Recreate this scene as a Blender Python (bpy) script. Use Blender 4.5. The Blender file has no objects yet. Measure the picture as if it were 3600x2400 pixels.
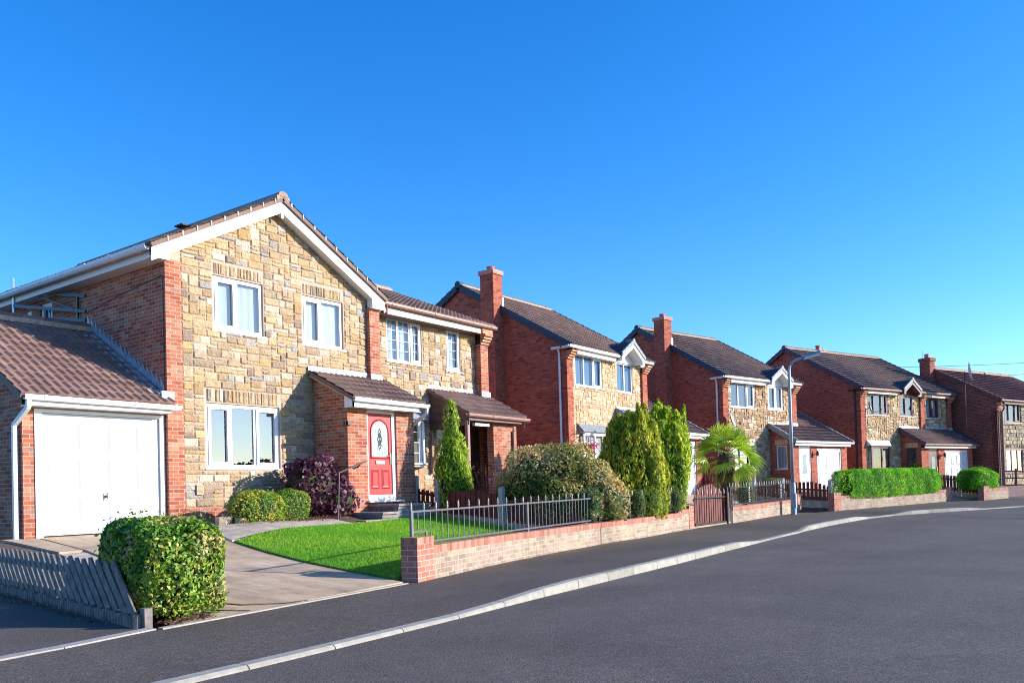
import bpy, math, random
import numpy as np
from mathutils import Vector, Matrix

# ------------------------------------------------------------------ camera, sky, sun, exposure
sc = bpy.context.scene
cam_d = bpy.data.cameras.new("Camera"); cam = bpy.data.objects.new("Camera", cam_d)
sc.collection.objects.link(cam); sc.camera = cam
yaw, pitch, roll = (math.radians(a) for a in (53.669, 1.0946, -1.6085))
fw = Vector((math.sin(yaw)*math.cos(pitch), math.cos(yaw)*math.cos(pitch), math.sin(pitch)))
rt = fw.cross(Vector((0, 0, 1))).normalized(); up = rt.cross(fw)
r2 = rt*math.cos(roll)+up*math.sin(roll); u2 = -rt*math.sin(roll)+up*math.cos(roll)
cam.matrix_world = Matrix(((r2.x, u2.x, -fw.x, 0), (r2.y, u2.y, -fw.y, 0), (r2.z, u2.z, -fw.z, 1.6), (0, 0, 0, 1)))
cam_d.sensor_width = 36; cam_d.lens = 29.9465; cam_d.shift_y = 465.75/3600
cam_d.clip_start = 0.1; cam_d.clip_end = 3000

SUN_AZ, SUN_EL = math.radians(144.5), math.radians(18.3)      # azimuth clockwise from +Y
w = bpy.data.worlds.new("World"); sc.world = w; w.use_nodes = True
nt = w.node_tree; nt.nodes.clear()
sky = nt.nodes.new("ShaderNodeTexSky"); sky.sky_type = 'NISHITA'; sky.sun_disc = False
sky.sun_elevation = SUN_EL; sky.sun_rotation = SUN_AZ
sky.altitude = 100; sky.air_density = 1.0; sky.dust_density = 0.3; sky.ozone_density = 5
hs = nt.nodes.new("ShaderNodeHueSaturation"); hs.inputs['Saturation'].default_value = 1.24; hs.inputs['Hue'].default_value = 0.508
bg = nt.nodes.new("ShaderNodeBackground"); bg.inputs['Strength'].default_value = 0.15
wo = nt.nodes.new("ShaderNodeOutputWorld")
nt.links.new(sky.outputs[0], hs.inputs['Color']); nt.links.new(hs.outputs[0], bg.inputs[0]); nt.links.new(bg.outputs[0], wo.inputs[0])
sun_d = bpy.data.lights.new("sun", 'SUN'); sun_d.energy = 4.1; sun_d.angle = math.radians(0.5); sun_d.color = (1.0, 0.93, 0.82)
sun = bpy.data.objects.new("sun", sun_d); sc.collection.objects.link(sun)
sdir = Vector((math.sin(SUN_AZ)*math.cos(SUN_EL), math.cos(SUN_AZ)*math.cos(SUN_EL), math.sin(SUN_EL)))
sun.rotation_euler = sdir.to_track_quat('Z', 'Y').to_euler(); sun.location = (0, -20, 30)
vs = sc.view_settings; vs.view_transform = 'Standard'; vs.look = 'None'; vs.gamma = 1.0; vs.exposure = 1.08
sc.cycles.pixel_filter_type = 'BLACKMAN_HARRIS'; sc.cycles.filter_width = 1.05; sc.cycles.max_bounces = 6; sc.cycles.transparent_max_bounces = 12

# ------------------------------------------------------------------ helpers
COL = sc.collection
rnd = random.Random(7)
PI = math.pi

class MB:
    """collects faces; build() links them as ONE mesh object"""
    def __init__(s): s.v = []; s.f = []; s.c = []
    def face(s, pts, col=None):
        n = len(s.v); s.v += [tuple(p) for p in pts]; s.f.append(tuple(range(n, n+len(pts)))); s.c.append(col)
    def box(s, x0, x1, y0, y1, z0, z1, col=None):
        if x0 > x1: x0, x1 = x1, x0
        if y0 > y1: y0, y1 = y1, y0
        if z0 > z1: z0, z1 = z1, z0
        s.hexa([(x0,y0,z0),(x1,y0,z0),(x1,y1,z0),(x0,y1,z0),(x0,y0,z1),(x1,y0,z1),(x1,y1,z1),(x0,y1,z1)], col)
    def hexa(s, p, col=None):
        n = len(s.v); s.v += [tuple(q) for q in p]
        for f in ((3,2,1,0),(4,5,6,7),(0,1,5,4),(1,2,6,5),(2,3,7,6),(3,0,4,7)):
            s.f.append(tuple(n+i for i in f)); s.c.append(col)
    def prism(s, poly, a, b, axis='y', col=None):
        """poly: (u,z) points counter-clockwise; extruded between a and b along axis (y or x)"""
        def P(u, z, t): return (u, t, z) if axis == 'y' else (t, u, z)
        A = [P(u, z, a) for u, z in poly]; B = [P(u, z, b) for u, z in poly]
        s.face(A if axis == 'y' else A[::-1], col); s.face(B[::-1] if axis == 'y' else B, col)
        n = len(poly)
        for i in range(n):
            j = (i+1) % n; s.face([A[j], A[i], B[i], B[j]] if axis == 'y' else [A[i], A[j], B[j], B[i]], col)
    def slab(s, poly, z0, z1, col=None):
        top = [(x, y, (z1(x, y) if callable(z1) else z1)) for x, y in poly]
        bot = [(x, y, (z0(x, y) if callable(z0) else z0)) for x, y in poly]
        s.face(top, col); s.face(bot[::-1], col); n = len(poly)
        for i in range(n):
            j = (i+1) % n; s.face([bot[i], bot[j], top[j], top[i]], col)
    def bar(s, p0, p1, wd, ht=None, col=None, upv=(0, 0, 1)):
        ht = ht or wd; p0 = Vector(p0); p1 = Vector(p1); d = (p1-p0).normalized(); u = Vector(upv)
        if abs(d.dot(u)) > .98: u = Vector((1, 0, 0))
        a = d.cross(u).normalized()*wd/2; b = a.cross(d).normalized()*ht/2
        s.hexa([p0-a-b, p0+a-b, p0+a+b, p0-a+b, p1-a-b, p1+a-b, p1+a+b, p1-a+b], col)
    def tube(s, path, r, n=8, col=None, caps=True):
        path = [Vector(p) for p in path]; R = r if isinstance(r, (list, tuple)) else [r]*len(path); rings = []
        for i, p in enumerate(path):
            d = (path[min(i+1, len(path)-1)]-path[max(i-1, 0)]).normalized()
            u = Vector((0, 0, 1)) if abs(d.z) < .9 else Vector((1, 0, 0))
            a = d.cross(u).normalized(); b = a.cross(d).normalized(); base = len(s.v)
            for k in range(n):
                t = 2*PI*k/n; s.v.append(tuple(p+(a*math.cos(t)+b*math.sin(t))*R[i]))
            rings.append(base)
        for i in range(len(path)-1):
            for k in range(n):
                q = (k+1) % n; s.f.append((rings[i]+k, rings[i]+q, rings[i+1]+q, rings[i+1]+k)); s.c.append(col)
        if caps:
            s.f.append(tuple(rings[0]+k for k in range(n))[::-1]); s.c.append(col)
            s.f.append(tuple(rings[-1]+k for k in range(n))); s.c.append(col)
    def lathe(s, cx, cy, prof, n=16, col=None):
        rings = []
        for r, z in prof:
            base = len(s.v)
            for k in range(n):
                t = 2*PI*k/n; s.v.append((cx+r*math.cos(t), cy+r*math.sin(t), z))
            rings.append(base)
        for i in range(len(prof)-1):
            for k in range(n):
                q = (k+1) % n; s.f.append((rings[i]+k, rings[i]+q, rings[i+1]+q, rings[i+1]+k)); s.c.append(col)
        s.f.append(tuple(rings[-1]+k for k in range(n))); s.c.append(col)
    def build(s, name, mat, parent=None, smooth=False, uvrot=False):
        me = bpy.data.meshes.new(name); me.from_pydata(s.v, [], s.f); me.update()
        if any(c is not None for c in s.c):
            ca = me.color_attributes.new("Col", 'FLOAT_COLOR', 'CORNER'); k = 0; arr = []
            for f, c in zip(s.f, s.c):
                c = c or (1, 1, 1); arr += [c[0], c[1], c[2], 1.0]*len(f)
            ca.data.foreach_set('color', arr)
        uv = me.uv_layers.new(name="UVMap"); data = []
        for p in me.polygons:
            n = p.normal
            for vi in p.vertices:
                co = me.vertices[vi].co
                if abs(n.z) > .8: q = (co.x, co.y)
                elif abs(n.y) >= abs(n.x): q = (co.x, co.z)
                else: q = (co.y, co.z)
                data += q
        uv.data.foreach_set('uv', data)
        if smooth: me.polygons.foreach_set('use_smooth', [True]*len(me.polygons))
        me.materials.append(mat)
        return link(name, me, parent)

def link(name, me, parent=None):
    o = bpy.data.objects.new(name, me); COL.objects.link(o)
    if parent: o.parent = parent
    return o
def thing(name, label, cat, loc=(0, 0, 0), rz=0, group=None):
    o = bpy.data.objects.new(name, None); COL.objects.link(o); o.location = loc; o.rotation_euler = (0, 0, rz)
    o.empty_display_size = .2
    return tag(o, label, cat, group)
def tag(o, label, cat, group=None, kind=None):
    o['label'] = label; o['category'] = cat
    if group: o['group'] = group
    if kind: o['kind'] = kind
    return o
def struct(o, kind='structure'): o['kind'] = kind; return o

# ------------------------------------------------------------------ materials
def newmat(name):
    m = bpy.data.materials.new(name); m.use_nodes = True; t = m.node_tree
    return m, t, t.nodes['Principled BSDF']
def nd(t, typ, **kw):
    n = t.nodes.new(typ)
    for k, v in kw.items():
        if k in ('operation', 'blend_type', 'data_type', 'noise_dimensions', 'feature', 'attribute_name', 'distance'): setattr(n, k, v)
    return n
def mth(t, op, a, b=None, c=None):
    n = t.nodes.new('ShaderNodeMath'); n.operation = op
    for i, x in enumerate((a, b, c)):
        if x is None: continue
        if isinstance(x, (int, float)): n.inputs[i].default_value = x
        else: t.links.new(x, n.inputs[i])
    return n.outputs[0]
def mixc(t, fac, a, b, mode='MIX'):
    n = t.nodes.new('ShaderNodeMix'); n.data_type = 'RGBA'; n.blend_type = mode
    for i, x in ((0, fac), (6, a), (7, b)):
        if isinstance(x, (int, float)): n.inputs[i].default_value = x
        elif isinstance(x, tuple): n.inputs[i].default_value = (*x, 1) if len(x) == 3 else x
        else: t.links.new(x, n.inputs[i])
    return n.outputs[2]
def ramp(t, fac, stops, interp='LINEAR'):
    n = t.nodes.new('ShaderNodeValToRGB'); t.links.new(fac, n.inputs[0]); cr = n.color_ramp; cr.interpolation = interp
    while len(cr.elements) < len(stops): cr.elements.new(0.5)
    for e, (p, c) in zip(cr.elements, stops): e.position = p; e.color = (*c, 1)
    return n.outputs[0]
def noise(t, vec, scale, detail=3, rough=.6):
    n = t.nodes.new('ShaderNodeTexNoise'); n.inputs['Scale'].default_value = scale; n.inputs['Detail'].default_value = detail
    n.inputs['Roughness'].default_value = rough
    if vec is not None: t.links.new(vec, n.inputs['Vector'])
    return n.outputs['Fac']
def bump(t, b, h, strength, dist):
    n = t.nodes.new('ShaderNodeBump'); n.inputs['Strength'].default_value = strength; n.inputs['Distance'].default_value = dist
    t.links.new(h, n.inputs['Height']); t.links.new(n.outputs[0], b.inputs['Normal'])
def objco(t): return t.nodes.new('ShaderNodeTexCoord').outputs['Object']

def pmat(name, col, rough=.7, var=.15, scale=6, bmp=0, bscale=60, metal=0, col2=None, spec=.5, detail=4):
    m, t, b = newmat(name); co = objco(t)
    f = noise(t, co, scale, detail)
    c2 = col2 or tuple(x*(1-var*2) for x in col); c1 = tuple(min(1, x*(1+var)) for x in col)
    t.links.new(ramp(t, f, [(.3, c2), (.7, c1)]), b.inputs['Base Color'])
    b.inputs['Roughness'].default_value = rough; b.inputs['Metallic'].default_value = metal
    b.inputs['Specular IOR Level'].default_value = spec
    if bmp: bump(t, b, noise(t, co, bscale, 4), bmp, .01)
    return m
def amat(name, rough=.8, scale=14, amt=.35, bmp=.5, bscale=40, spec=.3, bdist=.015):
    """colour from the face's own colour attribute, broken up by noise"""
    m, t, b = newmat(name); co = objco(t); at = t.nodes.new('ShaderNodeAttribute'); at.attribute_name = 'Col'
    f = noise(t, co, scale, 5, .65); g = ramp(t, f, [(.25, (1-amt,)*3), (.75, (1+amt*.4,)*3)])
    t.links.new(mixc(t, 1.0, at.outputs['Color'], g, 'MULTIPLY'), b.inputs['Base Color'])
    b.inputs['Roughness'].default_value = rough; b.inputs['Specular IOR Level'].default_value = spec
    if bmp: bump(t, b, noise(t, co, bscale, 5), bmp, bdist)
    return m
def brick(name, stops, mortar, bw=.225, bh=.075, off=.5, joint=.010, dirt=.18, stain=None):
    m, t, b = newmat(name); tc = t.nodes.new('ShaderNodeTexCoord'); sp = t.nodes.new('ShaderNodeSeparateXYZ')
    t.links.new(tc.outputs['UV'], sp.inputs[0]); u, v = sp.outputs[0], sp.outputs[1]
    # slightly wandering courses
    wv = mth(t, 'MULTIPLY', mth(t, 'SUBTRACT', noise(t, tc.outputs['UV'], 3, 2), .5), .006)
    vr = mth(t, 'DIVIDE', mth(t, 'ADD', mth(t, 'ADD', v, 50*bh), wv), bh); row = mth(t, 'FLOOR', vr); fv = mth(t, 'FRACT', vr)
    sh = mth(t, 'MULTIPLY', mth(t, 'MODULO', row, 2), off)
    ur = mth(t, 'ADD', mth(t, 'DIVIDE', mth(t, 'ADD', u, 90*bw), bw), sh); colm = mth(t, 'FLOOR', ur); fu = mth(t, 'FRACT', ur)
    cb = t.nodes.new('ShaderNodeCombineXYZ'); t.links.new(colm, cb.inputs[0]); t.links.new(row, cb.inputs[1])
    wn = t.nodes.new('ShaderNodeTexWhiteNoise'); wn.noise_dimensions = '3D'; t.links.new(cb.outputs[0], wn.inputs['Vector'])
    base = ramp(t, wn.outputs['Value'], stops)
    # drag marks and kiss marks inside a brick, then weathering over the wall
    ps = t.nodes.new('ShaderNodeMapping'); ps.inputs['Scale'].default_value = (26, 26, 4); t.links.new(tc.outputs['Object'], ps.inputs[0])
    st = ramp(t, noise(t, ps.outputs[0], 1, 3), [(.3, (.78,)*3), (.7, (1.12,)*3)])
    base = mixc(t, 1.0, base, st, 'MULTIPLY')
    wt = ramp(t, noise(t, tc.outputs['Object'], 1.1, 5, .65), [(.3, (1-dirt,)*3), (.7, (1+dirt*.4,)*3)])
    mj = mth(t, 'MAXIMUM', mth(t, 'LESS_THAN', fu, joint/bw), mth(t, 'LESS_THAN', fv, joint/bh))
    c = mixc(t, mj, base, mortar); c = mixc(t, 1.0, c, wt, 'MULTIPLY')
    if stain:
        sf = ramp(t, noise(t, tc.outputs['Object'], 2.3, 4, .7), [(.5, (0,)*3), (.72, (1,)*3)])
        c = mixc(t, mth(t, 'MULTIPLY', sf, .5), c, stain)
    t.links.new(c, b.inputs['Base Color']); b.inputs['Roughness'].default_value = .88; b.inputs['Specular IOR Level'].default_value = .25
    hgt = mth(t, 'ADD', mth(t, 'MULTIPLY', mth(t, 'SUBTRACT', 1, mj), 1.0), mth(t, 'MULTIPLY', noise(t, tc.outputs['Object'], 90, 3), .5))
    bump(t, b, hgt, .55, .008)
    return m
M = {}
RED = [(0, (.28, .07, .04)), (.25, (.39, .105, .055)), (.5, (.44, .15, .08)), (.7, (.36, .14, .09)), (.85, (.47, .23, .14)), (1, (.29, .17, .13))]
DRED = [(0, (.20, .05, .038)), (.2, (.36, .085, .048)), (.6, (.42, .11, .06)), (.85, (.47, .15, .085)), (1, (.28, .07, .05))]
M['brick'] = brick('red_brick', RED, (.50, .37, .30))
M['brick2'] = brick('deep_red_brick', DRED, (.40, .19, .14))
M['brick3'] = brick('brown_red_brick', [(0, (.15, .04, .035)), (.5, (.28, .065, .045)), (1, (.34, .10, .07))], (.40, .25, .2))
M['corbel'] = brick('kneeler_brick', [(0, (.5, .17, .09)), (.5, (.62, .28, .16)), (1, (.7, .42, .28))], (.35, .2, .15), bw=.1125)
M['caplight'] = brick('chimney_cap_brick', [(0, (.6, .25, .17)), (1, (.66, .34, .26))], (.45, .3, .25))
M['buff'] = brick('buff_wall_brick', [(0, (.26, .19, .15)), (.4, (.35, .27, .215)), (.8, (.40, .31, .25)), (1, (.31, .21, .17))], (.52, .40, .29), dirt=.3, stain=(.48, .44, .27))
M['pink'] = brick('pink_pier_brick', [(0, (.34, .125, .09)), (.5, (.42, .17, .125)), (1, (.46, .23, .175))], (.52, .40, .32), dirt=.2)
M['coping'] = brick('coping_brick', [(0, (.32, .11, .075)), (.5, (.42, .17, .12)), (1, (.45, .25, .19))], (.36, .23, .17), bw=.075, bh=.3, off=0, joint=.009)
M['soldier'] = brick('buff_soldier_brick', [(0, (.55, .33, .17)), (1, (.62, .42, .24))], (.45, .3, .2), bw=.075, bh=.5, off=0)
M['paver'] = brick('block_paving', [(0, (.28, .17, .13)), (.5, (.36, .22, .17)), (1, (.42, .3, .24))], (.2, .15, .12), bw=.2, bh=.1)
M['stone'] = amat('split_faced_stone', rough=.85, scale=10, amt=.34, bmp=1.0, bscale=20, bdist=.04)
M['mortar'] = pmat('stone_mortar', (.50, .36, .27), .9, .08, 8)
M['tile'] = amat('roof_tile', rough=.75, scale=7, amt=.35, bmp=.3, bscale=80, bdist=.006)
M['white'] = pmat('white_upvc', (.74, .74, .74), .35, .02, 3)
M['whitedoor'] = pmat('white_garage_steel', (.57, .58, .60), .35, .015, 2)
M['cream'] = pmat('cream_paint', (.50, .45, .40), .5, .08, 2, col2=(.42, .36, .31))
M['brownupvc'] = pmat('brown_upvc', (.11, .045, .045), .35, .1, 3)
M['brownpipe'] = pmat('faded_brown_plastic', (.27, .13, .11), .45, .12, 5)
M['blackpipe'] = pmat('black_plastic', (.012, .012, .014), .4, .1, 5)
M['leadgrey'] = pmat('dull_lead_sheet', (.22, .235, .25), .5, .2, 9, bmp=.3, bscale=14); M['lead'] = pmat('lead_sheet', (.40, .44, .50), .45, .18, 9, metal=.1, bmp=.3, bscale=14)
M['navy'] = pmat('slate_blue_verge_tile', (.025, .042, .075), .6, .2, 8)
M['greyverge'] = pmat('grey_verge_tile', (.22, .25, .28), .6, .15, 8)
M['redverge'] = pmat('red_brown_verge_tile', (.14, .055, .045), .7, .2, 8); M['purpleverge'] = pmat('plum_verge_tile', (.075, .045, .065), .6, .2, 8)
M['mortarband'] = pmat('ridge_mortar', (.50, .37, .28), .9, .2, 12, bmp=.4, bscale=40)
M['reddoor'] = pmat('red_door_skin', (.42, .006, .012), .5, .1, 7, bmp=.15, bscale=30)
M['metal'] = pmat('weathered_steel', (.08, .10, .13), .5, .35, 14, metal=.4, col2=(.12, .08, .06))
M['black'] = pmat('black_painted_steel', (.015, .016, .02), .35, .2, 9)
M['spike'] = pmat('rusty_finial', (.52, .42, .36), .5, .3, 22)
M['whitemetal'] = pmat('white_painted_iron', (.78, .77, .74), .5, .1, 20)
M['galv'] = pmat('galvanised_steel', (.30, .36, .43), .45, .12, 5, metal=.35)
M['alum'] = pmat('bright_aluminium', (.62, .66, .7), .3, .05, 5, metal=.7)
M['rust'] = pmat('rusty_steel', (.16, .06, .04), .7, .3, 9)
M['concrete'] = pmat('grey_concrete', (.47, .39, .31), .85, .2, 5, bmp=.3)
M['concpost'] = pmat('concrete_post', (.42, .39, .37), .85, .15, 8, bmp=.3)
M['stepslab'] = pmat('step_slab', (.36, .27, .24), .8, .2, 6, bmp=.2)
M['stepstone'] = brick('step_stone', [(0, (.16, .18, .19)), (.5, (.24, .25, .25)), (1, (.32, .29, .26))], (.1, .1, .1), bw=.26, bh=.09, dirt=.3)
M['redwood'] = pmat('red_brown_stained_wood', (.15, .022, .016), .65, .25, 5, bmp=.3, bscale=30)
M['ranchwood'] = pmat('brown_stained_rail', (.22, .06, .035), .6, .2, 5)
M['darkwood'] = pmat('dark_brown_board', (.13, .07, .055), .6, .2, 6)
M['porchwood'] = pmat('dull_brown_cladding', (.13, .07, .055), .6, .15, 4)
M['greywood'] = pmat('weathered_grey_wood', (.20, .165, .15), .8, .3, 9, bmp=.5, bscale=40)
M['soil'] = pmat('garden_soil', (.11, .07, .045), .95, .35, 9, bmp=.8, bscale=25)
M['pot'] = pmat('terracotta', (.5, .17, .1), .7, .15, 9)
M['pvcgrey'] = pmat('lamp_bowl', (.7, .68, .62), .2, .1, 9)
M['brass'] = pmat('brass', (.7, .45, .1), .3, .1, 9, metal=.8)
M['chrome'] = pmat('chrome', (.6, .6, .62), .2, .05, 9, metal=.9)

def glassmat(name, base=.16, tint=(.72, .80, .90)):
    m, t, b = newmat(name); t.nodes.remove(b); out = t.nodes['Material Output']
    g = t.nodes.new('ShaderNodeBsdfGlossy'); g.inputs['Roughness'].default_value = .01; g.inputs['Color'].default_value = (*tint, 1)
    tr = t.nodes.new('ShaderNodeBsdfTransparent'); fr = t.nodes.new('ShaderNodeFresnel'); fr.inputs[0].default_value = 1.5
    mx = t.nodes.new('ShaderNodeMixShader'); f = mth(t, 'ADD', fr.outputs[0], base)
    t.links.new(f, mx.inputs[0]); t.links.new(tr.outputs[0], mx.inputs[1]); t.links.new(g.outputs[0], mx.inputs[2]); t.links.new(mx.outputs[0], out.inputs[0])
    return m
M['glass'] = glassmat('window_glass', .06)
M['glassdark'] = glassmat('living_room_glass', .20)
def curtain_mat(name, col):
    m, t, b = newmat(name); co = objco(t); mp = t.nodes.new('ShaderNodeMapping'); mp.inputs['Scale'].default_value = (9, 9, .35); t.links.new(co, mp.inputs[0])
    f = noise(t, mp.outputs[0], 2.2, 2); t.links.new(ramp(t, f, [(.35, tuple(c*.9 for c in col)), (.65, col)]), b.inputs['Base Color'])
    b.inputs['Roughness'].default_value = .9; return m
M['net'] = curtain_mat('net_curtain', (.37, .44, .50)); M['blind'] = curtain_mat('pleated_blind', (.44, .49, .53)); M['drape'] = curtain_mat('drape', (.22, .22, .19))
M['dimnet'] = curtain_mat('dim_net_curtain', (.10, .17, .25))
M['obscure'] = pmat('obscured_leaded_glass', (.30, .40, .40), .12, .45, 55, bmp=.8, bscale=70, spec=.9)

def asphalt(name, col, tint, ft=0):
    m, t, b = newmat(name); co = objco(t)
    a = ramp(t, noise(t, co, 48, 4, .85), [(.34, tuple(c*.30 for c in col)), (.50, col), (.62, tuple(c*1.7 for c in col)), (.72, tuple(c*3.6 for c in col))])
    big = ramp(t, noise(t, co, .45, 6, .66), [(.3, (.72,)*3), (.7, (1.28,)*3)])
    mid = ramp(t, noise(t, co, 9, 5, .75), [(.3, (.80,)*3), (.7, (1.2,)*3)])
    c = mixc(t, 1, a, big, 'MULTIPLY'); c = mixc(t, 1, c, mid, 'MULTIPLY')
    wp = t.nodes.new('ShaderNodeMapping'); wp.inputs['Scale'].default_value = (.10, .9, 1); wp.inputs['Rotation'].default_value = (0, 0, .06); t.links.new(co, wp.inputs[0])
    tr = ramp(t, noise(t, wp.outputs[0], 1.3, 3, .5), [(.35, (0,)*3), (.75, (1,)*3)])
    c = mixc(t, mth(t, 'MULTIPLY', tr, .35), c, tint)
    t.links.new(c, b.inputs['Base Color']); b.inputs['Roughness'].default_value = .82; b.inputs['Specular IOR Level'].default_value = .35
    bump(t, b, noise(t, co, 60, 3, .8), .8, .012); return m
M['road'] = asphalt('road_asphalt', (.098, .080, .068), (.125, .105, .092))
M['pave'] = asphalt('footway_asphalt', (.086, .069, .057), (.108, .088, .074))
def concrete_drive():
    m, t, b = newmat('drive_concrete'); co = objco(t)
    f = noise(t, co, 1.3, 7, .7); c = ramp(t, f, [(.3, (.31, .205, .125)), (.5, (.46, .33, .215)), (.7, (.56, .415, .285))])
    mp = t.nodes.new('ShaderNodeMapping'); mp.inputs['Scale'].default_value = (3.5, .6, 1); t.links.new(co, mp.inputs[0])
    c = mixc(t, 1, c, ramp(t, noise(t, mp.outputs[0], 1.2, 5, .7), [(.35, (.72,)*3), (.6, (1.08,)*3)]), 'MULTIPLY')
    c = mixc(t, 1, c, ramp(t, noise(t, co, 60, 3, .7), [(.3, (.8,)*3), (.6, (1.1,)*3)]), 'MULTIPLY')
    t.links.new(c, b.inputs['Base Color']); b.inputs['Roughness'].default_value = .85; bump(t, b, noise(t, co, 50, 4), .4, .01); return m
M['drive'] = concrete_drive()
M['kerb'] = amat('kerb_stone', rough=.85, scale=9, amt=.3, bmp=.4, bscale=60, bdist=.006)
M['lawn'] = pmat('lawn_base', (.07, .20, .015), .95, .2, 2.5, bmp=.6, bscale=60)
def leafmat(name, transl=.3, rough=.5, spec=.35):
    m, t, b = newmat(name); out = t.nodes['Material Output']; at = t.nodes.new('ShaderNodeAttribute'); at.attribute_name = 'Col'
    t.links.new(at.outputs['Color'], b.inputs['Base Color']); b.inputs['Roughness'].default_value = rough; b.inputs['Specular IOR Level'].default_value = spec
    tr = t.nodes.new('ShaderNodeBsdfTranslucent'); t.links.new(at.outputs['Color'], tr.inputs[0])
    mx = t.nodes.new('ShaderNodeMixShader'); mx.inputs[0].default_value = transl
    t.links.new(b.outputs[0], mx.inputs[1]); t.links.new(tr.outputs[0], mx.inputs[2]); t.links.new(mx.outputs[0], out.inputs[0]); return m
M['leaf'] = leafmat('leaf', .4); M['glossleaf'] = leafmat('glossy_leaf', .25, .45, .35); M['grass'] = leafmat('grass_blade', .35, .6, .2); M['fan'] = leafmat('palm_blade', .3, .35, .5)
M['twig'] = pmat('dark_twigs', (.045, .035, .02), .9, .3, 9); M['inner'] = pmat('dark_core_green', (.03, .055, .012), .9, .4, 14)  # second one: dark green core fill, the shade inside crowns put into colour
M['bark'] = amat('fibrous_bark', rough=.95, scale=20, amt=.5, bmp=.8, bscale=50)

# ------------------------------------------------------------------ ground: heights and street lines
def hp(x): return .40 + max(0., .0125*(x-22))
INNER = [(-40, 6.3), (2.9, 7.08), (4.45, 7.42), (8.45, 7.93), (8.9, 7.95), (11.48, 8.55), (15.61, 9.19), (22.1, 9.99), (24.54, 9.86), (31.72, 10.10), (31.85, 8.90), (40.25, 6.44), (41.4, 5.45), (42.71, 4.63), (44.4, 3.0), (50, -6), (54, -16)]
KERB = [(-40, 4.6), (3.6, 5.49), (5.04, 5.58), (6.31, 5.68), (7.22, 5.76), (8.22, 5.88), (9.09, 5.94), (11.21, 6.13), (12.92, 6.27), (15.12, 6.5), (17.34, 6.71), (20, 6.98), (23.08, 7.20), (25.42, 7.22), (27.55, 7.12), (29.2, 6.98), (30.5, 6.65), (32.27, 5.85), (33.92, 4.82), (36.76, 3.30), (39, 1.6), (42, -2), (46, -9), (49, -18)]
def kz(x):
    """height of the kerb top above the road: .02 where it is dropped for a drive, .11 elsewhere"""
    pts = [(-40, .035), (7.25, .035), (9.1, .115), (17.3, .115), (18.2, .03), (22.4, .03), (23.3, .115), (28.2, .115), (29, .03), (30.4, .03), (31.2, .115), (33.6, .115), (34.6, .03), (60, .03)]
    return float(np.interp(x, [p[0] for p in pts], [p[1] for p in pts]))
def rz_(x): return hp(x)-.11
def polylen(pl):
    L = [0]
    for a, b in zip(pl, pl[1:]): L.append(L[-1]+math.hypot(b[0]-a[0], b[1]-a[1]))
    return L
def resample(pl, step=None, n=None):
    L = polylen(pl); n = n or max(2, int(L[-1]/step)+1); S = np.linspace(0, L[-1], n)
    return list(zip(np.interp(S, L, [p[0] for p in pl]), np.interp(S, L, [p[1] for p in pl])))
def inner_dist(x, y):
    best = 1e9; side = 1
    for a, b in zip(INNER, INNER[1:]):
        dx, dy = b[0]-a[0], b[1]-a[1]; t = max(0, min(1, ((x-a[0])*dx+(y-a[1])*dy)/(dx*dx+dy*dy)))
        d = math.hypot(x-a[0]-t*dx, y-a[1]-t*dy)
        if d < best: best = d; side = 1 if (dx*(y-a[1])-dy*(x-a[0])) >= 0 else -1
    return best*side
def g(x, y):
    zd = .4+.62*max(0, min(1, (y-7.6)/7.45))
    yf = 7.9+(x-8.4)*.155
    zl = .42+.85*max(0, min(1, (y-yf)/(14.5-yf))) if x < 20 else 0
    if x < 22:
        a = max(0, min(1, (x-8.3)/2.0)); a = a*a*(3-2*a); z = zd*(1-a)+zl*a
        if x > 20: pass
    d = max(0, inner_dist(x, y)); top = float(np.interp(x, [15, 24, 34, 43, 52], [.87, .95, .72, .5, .3]))
    zf = hp(x)+.02+top*min(1, d/4.6)
    if x < 16: return z
    if x < 20: k = (x-16)/4; return z*(1-k)+zf*k
    return zf

# road, kerb, footway
def strip(name, A, B, za, zb, mat, nb=1):
    m = MB(); n = len(A)
    for i in range(n-1):
        for j in range(nb):
            def P(k, t): 
                x = A[k][0]*(1-t)+B[k][0]*t; y = A[k][1]*(1-t)+B[k][1]*t
                return (x, y, za(A[k][0])*(1-t)+zb(B[k][0])*t)
            m.face([P(i, (j+1)/nb), P(i, j/nb), P(i+1, j/nb), P(i+1, (j+1)/nb)])
    return struct(m.build(name, mat))
def offset(pl, d):
    out = []
    for i, p in enumerate(pl):
        a = pl[max(i-1, 0)]; b = pl[min(i+1, len(pl)-1)]; dx, dy = b[0]-a[0], b[1]-a[1]; l = math.hypot(dx, dy)
        out.append((p[0]-dy/l*d, p[1]+dx/l*d))
    return out
kc = resample(KERB, .6)
m = MB()
for i in range(len(kc)-1):
    a, b = kc[i], kc[i+1]; oa, ob = offset(kc, -15)[i], offset(kc, -15)[i+1]
    m.face([(oa[0], oa[1], rz_(a[0])-.02), (ob[0], ob[1], rz_(b[0])-.02), (b[0], b[1], rz_(b[0])), (a[0], a[1], rz_(a[0]))])
struct(m.build('road', M['road']))
m = MB(); st = resample(KERB, .915); rr = random.Random(3)
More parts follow.
